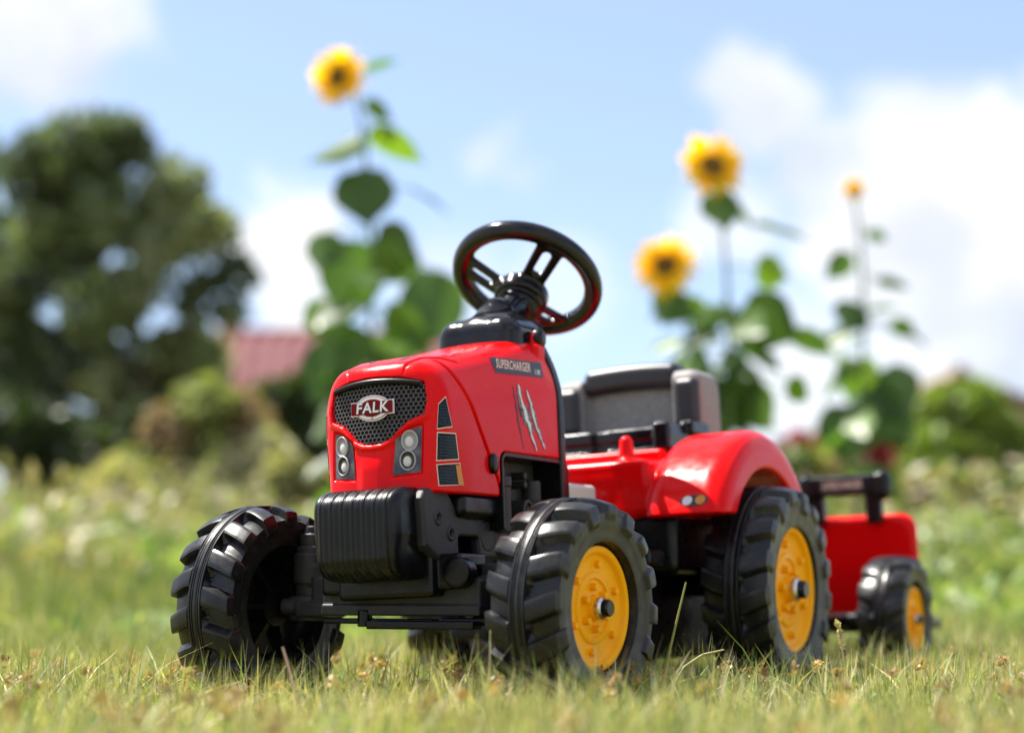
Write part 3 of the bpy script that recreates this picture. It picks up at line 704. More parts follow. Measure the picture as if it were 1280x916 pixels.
def hand_sdf(x, y, z):
    d = smax(abs(z-.2965)-.0155, abs(x)-.066, .006); d = smax(d, abs(y-.088)-.011, .005)
    d = smin(d, capsule(abs(x), y, z, (.062, .088, .283), (.062, .088, .304), .0125), .004)
    d = smin(d, box(abs(x), y, z, (.046, .091, .262), (.0125, .009, .026), .004), .004)
    return d
hd = tpart('handle', solid('handle', hand_sdf, (-.085, .07, .23), (.085, .11, .325), .002), BLK)
def plate(hx, hz, y_, zc_):
    b = bmesh.new(); b.faces.new([b.verts.new(p) for p in ((-hx, y_, zc_-hz), (hx, y_, zc_-hz), (hx, y_, zc_+hz), (-hx, y_, zc_+hz))]); m_ = bpy.data.meshes.new('label_print'); b.to_mesh(m_); b.free(); return m_
sub('label_print', plate(.036, .0105, .0764, .2965), PRINTD, hd)
tm = text_mesh('SUPERCHARGER', .0155, 0, .0003); b = bmesh.new(); b.from_mesh(tm)
for v in b.verts: v.co = Vector((v.co.x*.56, .0759, .2965+v.co.y*1.1))
b.to_mesh(tm); b.free(); sub('lettering', tm, PRINTP, hd)
def tch_sdf(x, y, z):
    d = box(x, y, z, (0, .13, .078), (.1, .12, .008), .003)
    d = smin(d, cyl(x, y, z, (-.10, 0, .088), (.10, 0, .088), .012, .002), .004)
    d = smin(d, box(x, y, z, (0, .02, .085), (.02, .12, .010), .004), .006)
    d = smin(d, box(x, y, z, (0, -.14, .085), (.012, .08, .007), .003), .004)
    return d
tpart('drawbar_frame', solid('drawbar_frame', tch_sdf, (-.115, -.23, .06), (.115, .26, .11), .003), BLK)
TW = wheel_set(.094, .034, 13, .007, .048, .006, 20)
for s_ in (1, -1): place_wheel(TW, trailer, (s_*.103+.002, 0, .091), (.2, 0, 0 if s_ > 0 else math.pi), s_)

# ------------------------------------------------------------------ vegetation helpers
def vnoise(x, y, s):
    return (np.sin(x*1.7*s+1.3)+np.sin(y*2.1*s+.7)+np.sin((x+y)*1.3*s+2.1)+np.sin((x-1.6*y)*.9*s)+np.sin((2.3*x+.4*y)*s+4.))/5
GREENS = np.array([[.15, .205, .065], [.20, .25, .085], [.25, .275, .11], [.12, .17, .05]]); STRAWS = np.array([[.48, .40, .20], [.40, .33, .15], [.36, .33, .15], [.58, .50, .32]])
def blades(X, Y, H, Wd, dry, seg=3, lean=.45, Z0=0):
    n = len(X); a = rng.uniform(0, 2*np.pi, n); ln = np.abs(rng.normal(0, lean, n)); face = rng.uniform(0, 2*np.pi, n)
    dx, dy = np.cos(a)*ln, np.sin(a)*ln; fx, fy = np.cos(face), np.sin(face)
    V = np.zeros((n, seg+1, 2, 3), np.float32)
    for k in range(seg+1):
        t = k/seg; w = Wd*(1-t**1.6)*.5+Wd*.03
        cx = X+dx*H*t**1.8; cy = Y+dy*H*t**1.8; cz = Z0+H*t*(1-.22*np.minimum(ln, 1.2)*t)
        for q, sg in ((0, -1), (1, 1)): V[:, k, q, 0] = cx+sg*w*fx; V[:, k, q, 1] = cy+sg*w*fy; V[:, k, q, 2] = cz
    base = (np.arange(n)*(seg+1)*2)[:, None, None]
    k = np.arange(seg)[None, :, None]*2
    F = (base+k+np.array([0, 1, 3, 2])[None, None, :]).reshape(-1, 4)
    isd = rng.random(n) < dry
    col = np.where(isd[:, None], STRAWS[rng.integers(0, 4, n)], GREENS[rng.integers(0, 4, n)])*rng.uniform(.55, 1.35, n)[:, None]
    T = np.repeat(col, (seg+1)*2, 0)
    return V.reshape(-1, 3), F, T
def wedge(n, y0, y1, p=1.0, m=.5):
    out = []
    while sum(len(o) for o in out) < n:
        y = y0+(y1-y0)*rng.random(n)**p; x = rng.uniform(-1, 1, n)*(.29*y1+m); k = abs(x) < .29*y+m
        out.append(np.c_[x[k], y[k]])
    P = np.concatenate(out)[:n]; return P[:, 0], P[:, 1]
def stuff(name, packs, mt, label=None, cat=None, kind='stuff'):
    V = []; F = []; T = []; o = 0
    for v, f, t in packs: V.append(v); F.append(f+o); T.append(t); o += len(v)
    return tag(link(name, mesh_np(name, np.concatenate(V), np.concatenate(F), False, np.concatenate(T)), mt), label, cat, None, kind)
def leafcards(C, size, col, up=.3, stretch=1.5):
    """small folded leaves at points C; size and colour per leaf"""
    n = len(C); nr = rng.normal(0, 1, (n, 3)); nr[:, 2] = nr[:, 2]+up; nr /= np.linalg.norm(nr, axis=1)[:, None]
    t = rng.normal(0, 1, (n, 3)); t -= (t*nr).sum(1)[:, None]*nr; t /= np.linalg.norm(t, axis=1)[:, None]; b_ = np.cross(nr, t)
    s = np.asarray(size)[:, None]
    P = np.stack([C-t*s*stretch*.5, C+b_*s*.42+nr*s*.08, C+t*s*stretch*.5, C-b_*s*.42+nr*s*.08], 1)
    F = (np.arange(n)*4)[:, None]+np.arange(4)[None, :]
    return P.reshape(-1, 3), F, np.repeat(col, 4, 0)

# ------------------------------------------------------------------ lawn
tl = np.array([TX, TY]); c0, s0 = math.cos(TH), math.sin(TH)
def to_loc(x, y): dx, dy = x-tl[0], y-tl[1]; return dx*c0+dy*s0, -dx*s0+dy*c0
def under_wheel(x, y):
    lx, ly = to_loc(x, y); ax = abs(lx)
    k = (abs(ax-.198) < .05) & (abs(ly) < .075) | (abs(ax-.218) < .05) & (abs(ly-.531) < .085)
    return k
X, Y = wedge(60000, .55, 3.6, .85, .35)
hn = vnoise(X, Y, 6); k = ~under_wheel(X, Y)
lx, ly = to_loc(X, Y); shade = (abs(lx) < .16) & (ly > -.05) & (ly < .6)
Hh = (.029+.018*hn+rng.gamma(2.0, .0075, len(X)))*np.where(shade, .8, 1)*(1+.25*sm(2.4, 3.4, Y))
dry = np.clip(.50+.3*vnoise(X+3, Y, 4)-.22*sm(2.1, 3.2, Y), .05, .9)
p1 = blades(X[k], Y[k], Hh[k], rng.uniform(.0014, .0032, k.sum()), dry[k], 3, .55)
X, Y = wedge(9000, .55, 3.6, .85, .35); k = ~under_wheel(X, Y)
p2 = blades(X[k], Y[k], rng.uniform(.045, .088, k.sum()), rng.uniform(.0012, .0026, k.sum()), .5, 3, .5)
X, Y = wedge(2600, .8, 3.2, .85, .35); k = ~under_wheel(X, Y)
p3 = blades(X[k], Y[k], rng.uniform(.03, .07, k.sum()), rng.uniform(.002, .0042, k.sum()), 1.0, 3, .8); p3 = (p3[0], p3[1], np.minimum(p3[2]*1.35, .8))
stuff('lawn_grass', [p1, p2, p3], GRASS, 'short sun bleached lawn grass around the tractor wheels', 'grass')
# dead thatch lying between the blades
X, Y = wedge(16000, .6, 3.0, .85, .3)
stuff('dry_thatch', [blades(X, Y, rng.uniform(.02, .045, len(X)), rng.uniform(.0012, .0024, len(X)), 1.0, 3, 1.3)], GRASS, 'straw coloured dead blades lying in the lawn', 'dead grass')
X, Y = wedge(9000, .6, 3.4, .85, .3); k = vnoise(X+1, Y-2, 5) > .08; X, Y = X[k], Y[k]
col = np.array([[.10, .19, .04], [.14, .23, .05], [.20, .24, .07]])[rng.integers(0, 3, len(X))]
stuff('clover_leaves', [leafcards(np.c_[X, Y, rng.uniform(.008, .032, len(X))], rng.uniform(.006, .013, len(X)), col, 1.2, 1.1)], LEAF, 'small green clover leaves low in the lawn', 'clover')
# withered clover heads
X, Y = wedge(280, .9, 2.6, .9, .3); k = ~under_wheel(X, Y); X, Y = X[k], Y[k]
cp_ = []
for x_, y_ in zip(X, Y):
    z_ = rng.uniform(.03, .056); C = np.array([x_, y_, z_])+rng.normal(0, .0032, (26, 3))
    c_ = np.array([.36, .23, .11])*rng.uniform(.6, 1.3)
    cp_.append(leafcards(C, np.full(26, .0045), np.repeat(c_[None], 26, 0)*rng.uniform(.7, 1.3, (26, 1)), .2))
stuff('clover_heads', cp_, GRASS, 'withered brown clover heads scattered in the lawn', 'clover')

# single tall stalks in front of the wheels
def stalk(name, label, pts, r, col, head=0):
    m_ = mat('stalk', col, .6, .3); v_, f_ = tube(pts, np.linspace(r, r*.45, len(pts)), 6)
    o_ = tag(link(name, mesh_np(name, v_, f_, True), m_), label, 'grass stalk')
    if head:
        e_ = np.array(pts[-1]); d_ = e_-np.array(pts[-2]); d_ /= np.linalg.norm(d_); C = e_-d_*np.linspace(0, head, 40)[:, None]+rng.normal(0, .0011, (40, 3))
        v2, f2, t2 = leafcards(C, np.full(40, .005), np.repeat(np.array([[.5, .42, .24]]), 40, 0), .2)
        link('seed_head', mesh_np('seed_head', v2, f2, False, t2), GRASS, o_)
    return o_
def arc(a, b, sag, n=9):
    a, b = np.array(a), np.array(b); t = np.linspace(0, 1, n)[:, None]; return a+(b-a)*t+np.array([0, 0, 1])*sag*4*t*(1-t)
stalk('grass_stalk', 'pale pinkish dry stalk leaning in front of the front tyre without visible rim', arc((-.2, 1.80, 0), (-.222, 1.80, .079), .003), .0026, (.55, .36, .27))
stalk('grass_stalk', 'long straight green stalk leaning between the two wheels on the right side of the tractor', arc((.150, 1.98, 0), (.186, 1.98, .142), .0), .0022, (.26, .27, .07))
stalk('grass_stalk', 'bent yellowish stalk arching over beside the rear wheel', np.array([(.165, 2.0, 0), (.172, 2.0, .03), (.185, 2.0, .052), (.205, 2.0, .065), (.228, 2.0, .070)]), .0018, (.42, .38, .16))
stalk('grass_stalk', 'upright dry stalk with a seed head in front of the trailer', arc((.385, 2.12, 0), (.372, 2.12, .098), .0), .0013, (.5, .42, .22), .03)
stalk('grass_stalk', 'thin straw coloured stalk standing upright between the two front wheels', arc((-.022, 1.8, 0), (-.021, 1.8, .095), .0), .0012, (.5, .42, .24))

# ------------------------------------------------------------------ meadow behind
X, Y = wedge(75000, 3.3, 13, .8, 1.2)
hm = np.interp(Y, [3.3, 4.2, 5.5, 7, 9, 13], [.055, .085, .16, .30, .46, .62]); vn = vnoise(X, Y, 1.1)
Hm = hm*np.maximum(.3, .78+.6*vn*sm(5, 8, Y)+.3*vn)*rng.uniform(.55, 1.25, len(X)); left = np.clip(.5-X*.22, 0, 1)
dm = np.clip(.30+.3*vnoise(X+7, Y*.8, 1.6)+.16*sm(7, 10, Y), .03, .9)
p1 = blades(X, Y, Hm, .0035+.0014*Y*rng.uniform(.6, 1.3, len(X)), dm, 2, .35)
stuff('meadow_grass', [p1], GRASS, 'tall meadow grass, green and straw coloured, behind the toy tractor', 'grass')
X, Y = wedge(26000, 3.8, 12, .8, 1.2); vg = vnoise(X-2, Y+5, 1.5); k = vg > -.12+1.1*rng.random(len(X))*sm(6.5, 3.8, Y)
X, Y = X[k], Y[k]; hm = np.interp(Y, [3.3, 4.2, 5.5, 7, 9, 13], [.04, .08, .17, .34, .5, .6])
C = np.c_[X, Y, hm*rng.uniform(.15, 1.05, len(X))]
col = np.array([[.17, .245, .07], [.22, .29, .10], [.14, .21, .065], [.28, .31, .15]])[rng.integers(0, 4, len(X))]*rng.uniform(.7, 1.25, len(X))[:, None]
stuff('meadow_weeds', [leafcards(C, rng.uniform(.022, .06, len(X)), col, .5, 1.7)], TREELEAF, 'bright green leafy weeds in the meadow', 'weeds')
X, Y = wedge(7000, 7.5, 14, 1, 1.2)
C = np.c_[X, Y, np.interp(Y, [7.5, 14], [.45, .85])*rng.uniform(.4, 1.15, len(X))*(1+.5*vnoise(X*1.4, Y, 1.2))]
col = np.array([[.42, .37, .22], [.34, .29, .15], [.38, .30, .22], [.28, .30, .13]])[rng.integers(0, 4, len(X))]*rng.uniform(.7, 1.2, len(X))[:, None]
stuff('meadow_seed_heads', [leafcards(C, rng.uniform(.03, .07, len(X)), col, .2, 1.8)], GRASS, 'dry brown seed heads above the far meadow', 'dry weeds')

# ------------------------------------------------------------------ sunflowers
def leaf_mesh(base, tip, wid, roll, droop, col, cup=.12):
    base, tip = np.array(base, float), np.array(tip, float); d = tip-base; L = np.linalg.norm(d); d /= L
    upv = np.array([0, 0, 1.]); sdv = np.cross(d, upv)
    if abs(d[2]) > .6: sdv = np.cross(d, [0, 1., 0]); roll -= 1.2
    if np.linalg.norm(sdv) < .2: sdv = np.array([1., 0, 0])
    sdv -= (sdv@d)*d; sdv /= np.linalg.norm(sdv); nv = np.cross(sdv, d)
    c, s = math.cos(roll), math.sin(roll); sdv, nv = sdv*c+nv*s, nv*c-sdv*s
    ts = np.linspace(0, 1, 9); prof = np.array([.12, .72, .98, 1., .93, .78, .56, .28, .01])
    back = np.array([-.0, -.10, -.03, 0, 0, 0, 0, 0, 0])
    us = np.array([-1, -.66, -.33, 0, .33, .66, 1]); V = []
    for k, t in enumerate(ts):
        for u in us:
            p = base+d*L*(t+back[k]*abs(u))+sdv*u*prof[k]*wid*L*.5*(1+.05*math.sin(9*t+u*3))
            p = p+nv*(cup*L*(abs(u)**1.3)*prof[k]*.6-droop*L*(t-.0)**2*.5+.015*L*math.sin(t*14+u*5)*abs(u)); V.append(p)
    i, j = np.meshgrid(np.arange(8), np.arange(6), indexing='ij'); F = np.stack([i*7+j, i*7+j+1, (i+1)*7+j+1, (i+1)*7+j], -1).reshape(-1, 4)
    T = np.array(col)[None]*rng.uniform(.9, 1.1, (len(V), 1))
    return mesh_np('leaf', V, F, True, T)
def sunflower(label, stem, rad, leaves, heads):
    st_ = np.array(stem, float)
    # smooth the stem
    t = np.linspace(0, len(st_)-1, 24); sp = np.stack([np.interp(t, np.arange(len(st_)), st_[:, k]) for k in range(3)], 1)
    for _ in range(3): sp[1:-1] = (sp[:-2]+2*sp[1:-1]+sp[2:])/4
    root = empty('sunflower', tuple(sp[0]), 0, label=label, cat='sunflower', group='sunflowers behind the toy tractor')
    o0 = sp[0]
    v_, f_ = tube(sp-o0, np.linspace(rad, rad*.55, len(sp)), 8); link('stem', mesh_np('stem', v_, f_, True), STEM, root)
    for (bx, bz, tx_, tz_, dy0, dy1, wid, roll, droop, cl) in leaves:
        b_ = np.array([bx, st_[0, 1]+dy0, bz]); e_ = np.array([tx_, st_[0, 1]+dy1, tz_])
        lf = link('leaf', leaf_mesh(b_-o0, e_-o0, wid, roll, droop, cl), LEAF, root)
        # petiole from the stem
        q = sp[np.argmin(abs(sp[:, 2]-(bz+.03)))]; v_, f_ = tube(arc(q-o0, b_-o0, .01, 6), np.full(6, rad*.28), 6); link('leaf_stalk', mesh_np('leaf_stalk', v_, f_, True), STEM, lf)
    for k in range(17):        # lower foliage, spiralling down the stem
        z_ = st_[-1, 2]*(.2+.5*k/17); q = sp[np.argmin(abs(sp[:, 2]-z_))]; a = k*2.4+len(leaves); d_ = np.array([math.cos(a), math.sin(a), .12])
        b_ = q+d_*rng.uniform(.05, .12); L_ = rng.uniform(.14, .21); e_ = b_+np.array([math.cos(a)*.8, math.sin(a)*.8, -rng.uniform(.2, .9)])*L_
        lf = link('leaf', leaf_mesh(b_-o0, e_-o0, rng.uniform(.75, 1.05), rng.normal(0, .4), .25, (DK, MD, LG, MD)[k % 4]), LEAF, root)
        v_, f_ = tube(arc(q-o0, b_-o0, .01, 6), np.full(6, rad*.3), 6); link('leaf_stalk', mesh_np('leaf_stalk', v_, f_, True), STEM, lf)
    for (hx, hy, hz, r, nvec) in heads:
        r *= 1.12
        C = np.array([(math.cos(a)*r*.5, math.sin(a)*r*.5, -.012) for a in np.linspace(0, 2*np.pi, 16)])
        v2, f2, t2 = leafcards(C, np.full(16, r*.42), np.repeat(np.array([[.10, .17, .04]]), 16, 0), .0)
        hr = link('flower_head', mesh_np('flower_head', v2, f2, False, t2), LEAF, root, np.array([hx, hy, hz])-o0)
        n_ = Vector(nvec).normalized(); hr.rotation_euler = n_.to_track_quat('Z', 'Y').to_euler()
        v_, f_ = lathe([(r*.37, -.012), (r*.37, .004), (r*.32, .012), (r*.2, .014), (r*.1, .009), (.0005, .008)], 28, 'z'); o_ = link('seed_disc', mesh_np('seed_disc', v_, f_[:, ::-1], True), SEED, hr)
        PV_, PF_, PT_ = [], [], []; o = 0
        for ring, (cnt, ln, lift) in enumerate(((17, 1.0, .05), (15, .86, .22))):
            for k in range(cnt):
                a = 2*math.pi*(k+.5*ring)/cnt+rng.normal(0, .09)
                L = r*ln*rng.uniform(.82, 1.1); w = r*.25*rng.uniform(.8, 1.2); ca, sa = math.cos(a), math.sin(a); tw = rng.normal(0, .35); lf_ = lift+rng.normal(0, .12)
                for q, (tt, ww) in enumerate(((.28, .6), (.58, 1.), (.82, .85), (1., .05))):
                    rad_ = tt*L; zz_ = (tt-.28)*L*lf_*1.2-.10*L*max(0, tt-.7)
                    for sgn in (-1, 0, 1):
                        off_ = sgn*w*ww*.5; PV_.append((ca*rad_-sa*off_, sa*rad_+ca*off_, zz_+abs(sgn)*w*.15+off_*tw))
                for q in range(3):
                    for m_ in range(2): PF_.append((o+q*3+m_, o+q*3+m_+1, o+q*3+m_+4, o+q*3+m_+3))
                PT_ += [np.array([.95, .60+.07*rng.random(), .004])*rng.uniform(.85, 1.05)]*12; o += 12
        link('petal_ring', mesh_np('petal_ring', PV_, PF_, True, np.array(PT_)), PETAL, hr)
    return root
DK, MD, LG, YG = (.045, .085, .022), (.07, .13, .03), (.11, .19, .035), (.15, .24, .03)
sunflower('tallest sunflower on the left, its head hanging against open blue sky above the hood', [(-0.514, 6.5, 0.0), (-0.514, 6.5, 0.465), (-0.506, 6.5, 0.862), (-0.499, 6.5, 1.295), (-0.519, 6.5, 1.617), (-0.544, 6.5, 1.823), (-0.58, 6.5, 1.948)], 0.011, [
    (-0.528, 1.996, -0.407, 2.05, -0.016, -0.024, 0.5, 0.3, 0.2, MD),
    (-0.533, 1.883, -0.423, 1.817, -0.008, -0.015, 0.6, 0.9, 0.3, DK),
    (-0.549, 1.77, -0.721, 1.605, 0.008, -0.091, 0.6, 0.5, 0.3, MD),
    (-0.515, 1.77, -0.306, 1.678, -0.029, 0.017, 0.5, 0.8, 0.3, YG),
    (-0.542, 1.64, -0.508, 1.411, -0.014, -0.067, 0.95, 1.3, 0.1, DK),
    (-0.363, 1.57, -0.221, 1.476, 0.03, -0.034, 0.35, 0, 0.1, DK),
    (-0.667, 1.417, -0.682, 1.243, 0.02, -0.033, 0.75, 1.2, 0.2, MD),
    (-0.494, 1.368, -0.31, 1.295, 0.008, -0.079, 1.0, 1.2, 0.2, DK),
    (-0.488, 1.33, -0.366, 1.231, 0.008, 0.022, 0.8, 1.0, 0.3, YG),
    (-0.554, 1.382, -0.599, 1.069, 0.001, 0.004, 0.75, 1.4, 0.1, MD),
    (-0.241, 1.266, -0.342, 0.96, 0.01, -0.091, 0.72, 1.3, 0.1, MD),
    (-0.681, 1.173, -0.704, 1.011, 0.015, -0.017, 0.7, 1.2, 0.2, YG),
    (-0.463, 1.086, -0.262, 0.977, -0.012, -0.096, 0.9, 1.0, 0.2, LG),
    (-0.554, 1.078, -0.649, 0.879, 0.022, -0.034, 0.9, 1.2, 0.2, MD),
    (-0.485, 1.006, -0.364, 0.879, 0.013, 0.023, 1.0, 1.1, 0.2, MD),
    (-0.599, 1.006, -0.716, 0.791, 0.013, 0.029, 0.9, 1.2, 0.2, DK),
    (-0.526, 0.805, -0.691, 0.646, -0.006, 0.012, 0.9, 0.8, 0.4, MD),
    (-0.489, 0.805, -0.312, 0.646, -0.003, 0.031, 0.9, 0.8, 0.4, DK),
    (-0.524, 0.634, -0.622, 0.521, 0.023, -0.086, 0.8, 0.6, 0.4, MD)],
    [(-0.624, 6.44, 1.964, 0.108, (-0.42, -0.9, -0.12))])
sunflower('sunflower with the biggest head of the right group, directly above the red mudguard', [(0.768, 6.5, 0.0), (0.768, 6.5, 0.465), (0.773, 6.5, 0.805), (0.777, 6.5, 1.092), (0.761, 6.5, 1.382), (0.74, 6.5, 1.573), (0.733, 6.5, 1.634)], 0.011, [
    (0.737, 1.558, 0.764, 1.4, -0.022, -0.07, 0.9, 1.3, 0.1, MD),
    (0.763, 1.523, 0.885, 1.423, 0.028, -0.039, 0.45, 0.6, 0.3, LG),
    (0.874, 1.435, 1.079, 1.368, 0.008, -0.058, 0.3, 0.1, 0.1, DK),
    (0.871, 1.277, 0.988, 1.237, 0.0, -0.046, 1.0, 1.2, 0.2, YG),
    (0.817, 1.127, 1.027, 1.023, -0.009, -0.018, 0.95, 1.2, 0.15, DK),
    (0.999, 1.04, 1.163, 0.977, 0.005, 0.027, 0.6, 0.7, 0.2, DK),
    (0.755, 1.138, 0.651, 1.058, 0.011, 0.03, 0.7, 0.9, 0.3, LG),
    (0.748, 1.04, 0.564, 0.988, 0.021, 0.039, 0.5, 0.7, 0.2, DK),
    (0.739, 0.862, 0.902, 0.734, 0.01, -0.077, 1.15, 1.2, 0.15, DK),
    (0.734, 0.897, 0.681, 0.714, 0.022, 0.035, 0.8, 1.2, 0.2, DK),
    (0.978, 0.868, 1.06, 0.805, 0.024, -0.02, 0.95, 1.2, 0.2, YG),
    (0.755, 0.977, 0.839, 0.862, 0.013, -0.07, 0.6, 1, 0.2, MD),
    (0.765, 0.691, 0.594, 0.578, 0.02, -0.02, 0.9, 0.8, 0.3, MD)],
    [(0.715, 6.44, 1.638, 0.118, (0.16, -1, 0.22))])
sunflower('shorter sunflower of the right group facing the camera, just right of the steering wheel', [(0.716, 6.7, 0.0), (0.716, 6.7, 0.475), (0.703, 6.7, 0.826), (0.653, 6.7, 1.047), (0.608, 6.7, 1.226), (0.585, 6.7, 1.307)], 0.010, [
    (0.619, 1.235, 0.541, 1.08, -0.013, -0.091, 0.85, 1.2, 0.1, MD),
    (0.637, 1.199, 0.73, 1.116, 0.021, 0.039, 0.8, 1.1, 0.2, YG),
    (0.617, 1.039, 0.488, 0.997, -0.025, 0.012, 0.55, 0.8, 0.2, YG),
    (0.654, 1.128, 0.77, 1.039, -0.005, -0.079, 0.8, 1.1, 0.2, MD),
    (0.658, 0.985, 0.592, 0.843, -0.012, 0.008, 0.8, 1.2, 0.2, MD),
    (0.68, 0.914, 0.805, 0.826, 0.022, -0.094, 0.8, 1.0, 0.2, DK),
    (0.619, 1.166, 0.506, 1.122, 0.007, -0.094, 0.6, 0.7, 0.2, MD),
    (0.695, 0.708, 0.816, 0.591, 0.013, -0.054, 0.8, 0.8, 0.3, MD)],
    [(0.562, 6.64, 1.314, 0.112, (-0.06, -1, 0.06))])
sunflower('thin sunflower with a small round head, rightmost of the group', [(1.407, 7.5, 0.0), (1.407, 7.5, 0.516), (1.426, 7.5, 0.909), (1.448, 7.5, 1.173), (1.449, 7.5, 1.474), (1.428, 7.5, 1.716), (1.422, 7.5, 1.77)], 0.012, [
    (1.478, 1.608, 1.567, 1.581, 0.023, 0.037, 0.65, 0.8, 0.2, DK),
    (1.397, 1.514, 1.302, 1.413, 0.0, 0.04, 0.75, 1.1, 0.2, MD),
    (1.506, 1.393, 1.631, 1.367, -0.011, -0.089, 0.5, 0.6, 0.2, DK),
    (1.425, 1.313, 1.349, 1.167, 0.006, -0.096, 0.85, 1.2, 0.2, DK),
    (1.47, 1.273, 1.586, 1.293, -0.018, -0.043, 0.35, 0.5, 0.2, LG),
    (1.61, 1.193, 1.707, 1.11, 0.007, -0.078, 0.45, 0.5, 0.1, DK),
    (1.396, 1.18, 1.243, 1.127, -0.027, 0.021, 0.7, 0.9, 0.2, MD),
    (1.413, 1.054, 1.509, 0.968, -0.011, 0.034, 1.0, 1.2, 0.2, YG),
    (1.497, 1.021, 1.627, 0.83, 0.024, -0.047, 1.15, 1.2, 0.1, DK),
    (1.383, 0.889, 1.358, 0.633, -0.002, -0.027, 1.0, 1.3, 0.1, DK),
    (1.533, 0.882, 1.601, 0.692, 0.009, -0.017, 0.9, 1.2, 0.1, MD),
    (1.42, 1.074, 1.312, 0.975, 0.004, -0.013, 0.6, 0.9, 0.2, MD)],
    [(1.408, 7.44, 1.774, 0.046, (-0.1, -1, 0.02))])


# ------------------------------------------------------------------ trees and shrubs
def crown(name, clumps, n, size, cols, parent, up=.5, mt=None):
    tot = sum(c[3]*c[4]*c[5] for c in clumps)**1; C = []; K = []
    for (x, y, z, rx, ry, rz) in clumps:
        m_ = max(20, int(n*(rx*ry*rz)**.67/sum((q[3]*q[4]*q[5])**.67 for q in clumps)))
        d = rng.normal(0, 1, (m_, 3)); d /= np.linalg.norm(d, axis=1)[:, None]; rr = rng.random(m_)**.45
        C.append(np.array([x, y, z])+d*rr[:, None]*np.array([rx, ry, rz])); base = cols[rng.integers(0, len(cols))]; K.append(np.array(base)[None]*rng.uniform(.7, 1.3, (m_, 1)))
    C = np.concatenate(C); K = np.concatenate(K)
    v, f, t = leafcards(C, rng.uniform(.65, 1.3, len(C))*size, K, up, 1.6)
    return link(name, mesh_np(name, v, f, False, t), mt or TREELEAF, parent)
def limbs(parent, base, tops, r):
    base = np.array(base, float)
    fork = base+np.array([0, 0, max(.3, min(t[2] for t in tops)*.45)])
    v_, f_ = tube(np.array([base, base*.5+fork*.5+np.array([.03, 0, 0])*r*10, fork]), np.array([r*1.25, r, r*.85]), 10); link('trunk', mesh_np('trunk', v_, f_, True), BARK, parent)
    for t in tops:
        t = np.array(t, float); mid = (fork+t)/2+rng.normal(0, .06, 3)*np.linalg.norm(t-fork)
        v_, f_ = tube(np.array([fork-np.array([0, 0, r]), mid, t]), np.array([r*.6, r*.35, r*.1]), 7); link('branch', mesh_np('branch', v_, f_, True), BARK, parent)

_t = empty('broadleaf_tree', (-4.704, 22, 0), 0, label='big loose dark green tree with sky showing through its lower half', cat='tree')
limbs(_t, (0, 0, 0), [(-1.107, 0.314, 5.306), (-0.477, 0.005, 5.475), (0.01, -0.033, 5.535), (0.56, 0.126, 5.007), (1.029, -0.127, 4.462), (-0.887, 0.362, 4.462), (0.479, 0.026, 4.264), (0.929, -0.202, 3.655), (-1.083, 0.061, 2.991), (0.508, 0.059, 2.991)], 0.11)
crown('crown', [(-1.107, 0.314, 5.306, 0.593, 0.593, 0.563), (-0.477, 0.005, 5.475, 0.593, 0.593, 0.563), (0.01, -0.033, 5.535, 0.402, 0.402, 0.382), (0.56, 0.126, 5.007, 0.478, 0.478, 0.454), (1.029, -0.127, 4.462, 0.402, 0.402, 0.382), (1.369, -0.069, 3.92, 0.287, 0.287, 0.273), (-0.887, 0.362, 4.462, 0.631, 0.631, 0.599), (-0.163, 0.014, 4.66, 0.555, 0.555, 0.527), (0.479, 0.026, 4.264, 0.44, 0.44, 0.418), (0.929, -0.202, 3.655, 0.344, 0.344, 0.327), (-1.302, -0.047, 3.773, 0.459, 0.459, 0.436), (-0.482, 0.031, 3.92, 0.325, 0.325, 0.309), (0.153, -0.232, 3.724, 0.402, 0.402, 0.382), (1.339, 0.032, 3.459, 0.23, 0.23, 0.218), (-1.083, 0.061, 2.991, 0.383, 0.383, 0.364), (-0.205, -0.172, 2.603, 0.325, 0.325, 0.309), (0.508, 0.059, 2.991, 0.383, 0.383, 0.364), (0.993, -0.012, 2.894, 0.287, 0.287, 0.273), (0.19, 0.095, 2.216, 0.44, 0.44, 0.418), (-0.859, -0.074, 1.976, 0.421, 0.421, 0.4), (0.766, 0.095, 2.216, 0.383, 0.383, 0.364), (-0.376, 0.137, 1.831, 0.478, 0.478, 0.454), (-1.395, -0.22, 2.216, 0.383, 0.383, 0.364), (-.4, .3, .4, .75, .7, .6), (.6, .2, .6, .7, .7, .6), (-1.2, .3, 2.6, .6, .6, .5), (-.5, .2, 2.9, .6, .6, .5), (.1, .4, 2.5, .6, .6, .5), (.7, .3, 2.9, .6, .6, .5), (-1.6, .3, 3.3, .6, .6, .5), (-.2, -.2, 3.5, .6, .6, .5), (-1.0, .2, 1.9, .6, .6, .5), (.6, .2, 1.9, .6, .6, .5), (0, .3, 1.9, .5, .5, .45), (-1.2, .2, .5, .7, .7, .6), (.2, .8, 1.4, .6, .6, .6), (.9, -.2, 1.5, .5, .5, .45), (-.9, .5, 1.6, .6, .5, .6)], 15000, 0.15, [(.135, .17, .09), (.18, .215, .115), (.095, .125, .065), (.065, .085, .048), (.23, .255, .155)], _t, 0.6)
_t = empty('broadleaf_tree', (-7.864, 24, 0), 0, label='tree whose right side just enters the photo at the far left edge', cat='tree')
limbs(_t, (0, 0, 0), [(0.409, -0.413, 5.667), (-0.449, 0.176, 5.83), (-0.078, -0.28, 4.533), (-0.921, -0.044, 4.425), (-0.234, -0.18, 3.145), (0.425, -0.119, 2.406)], 0.17)
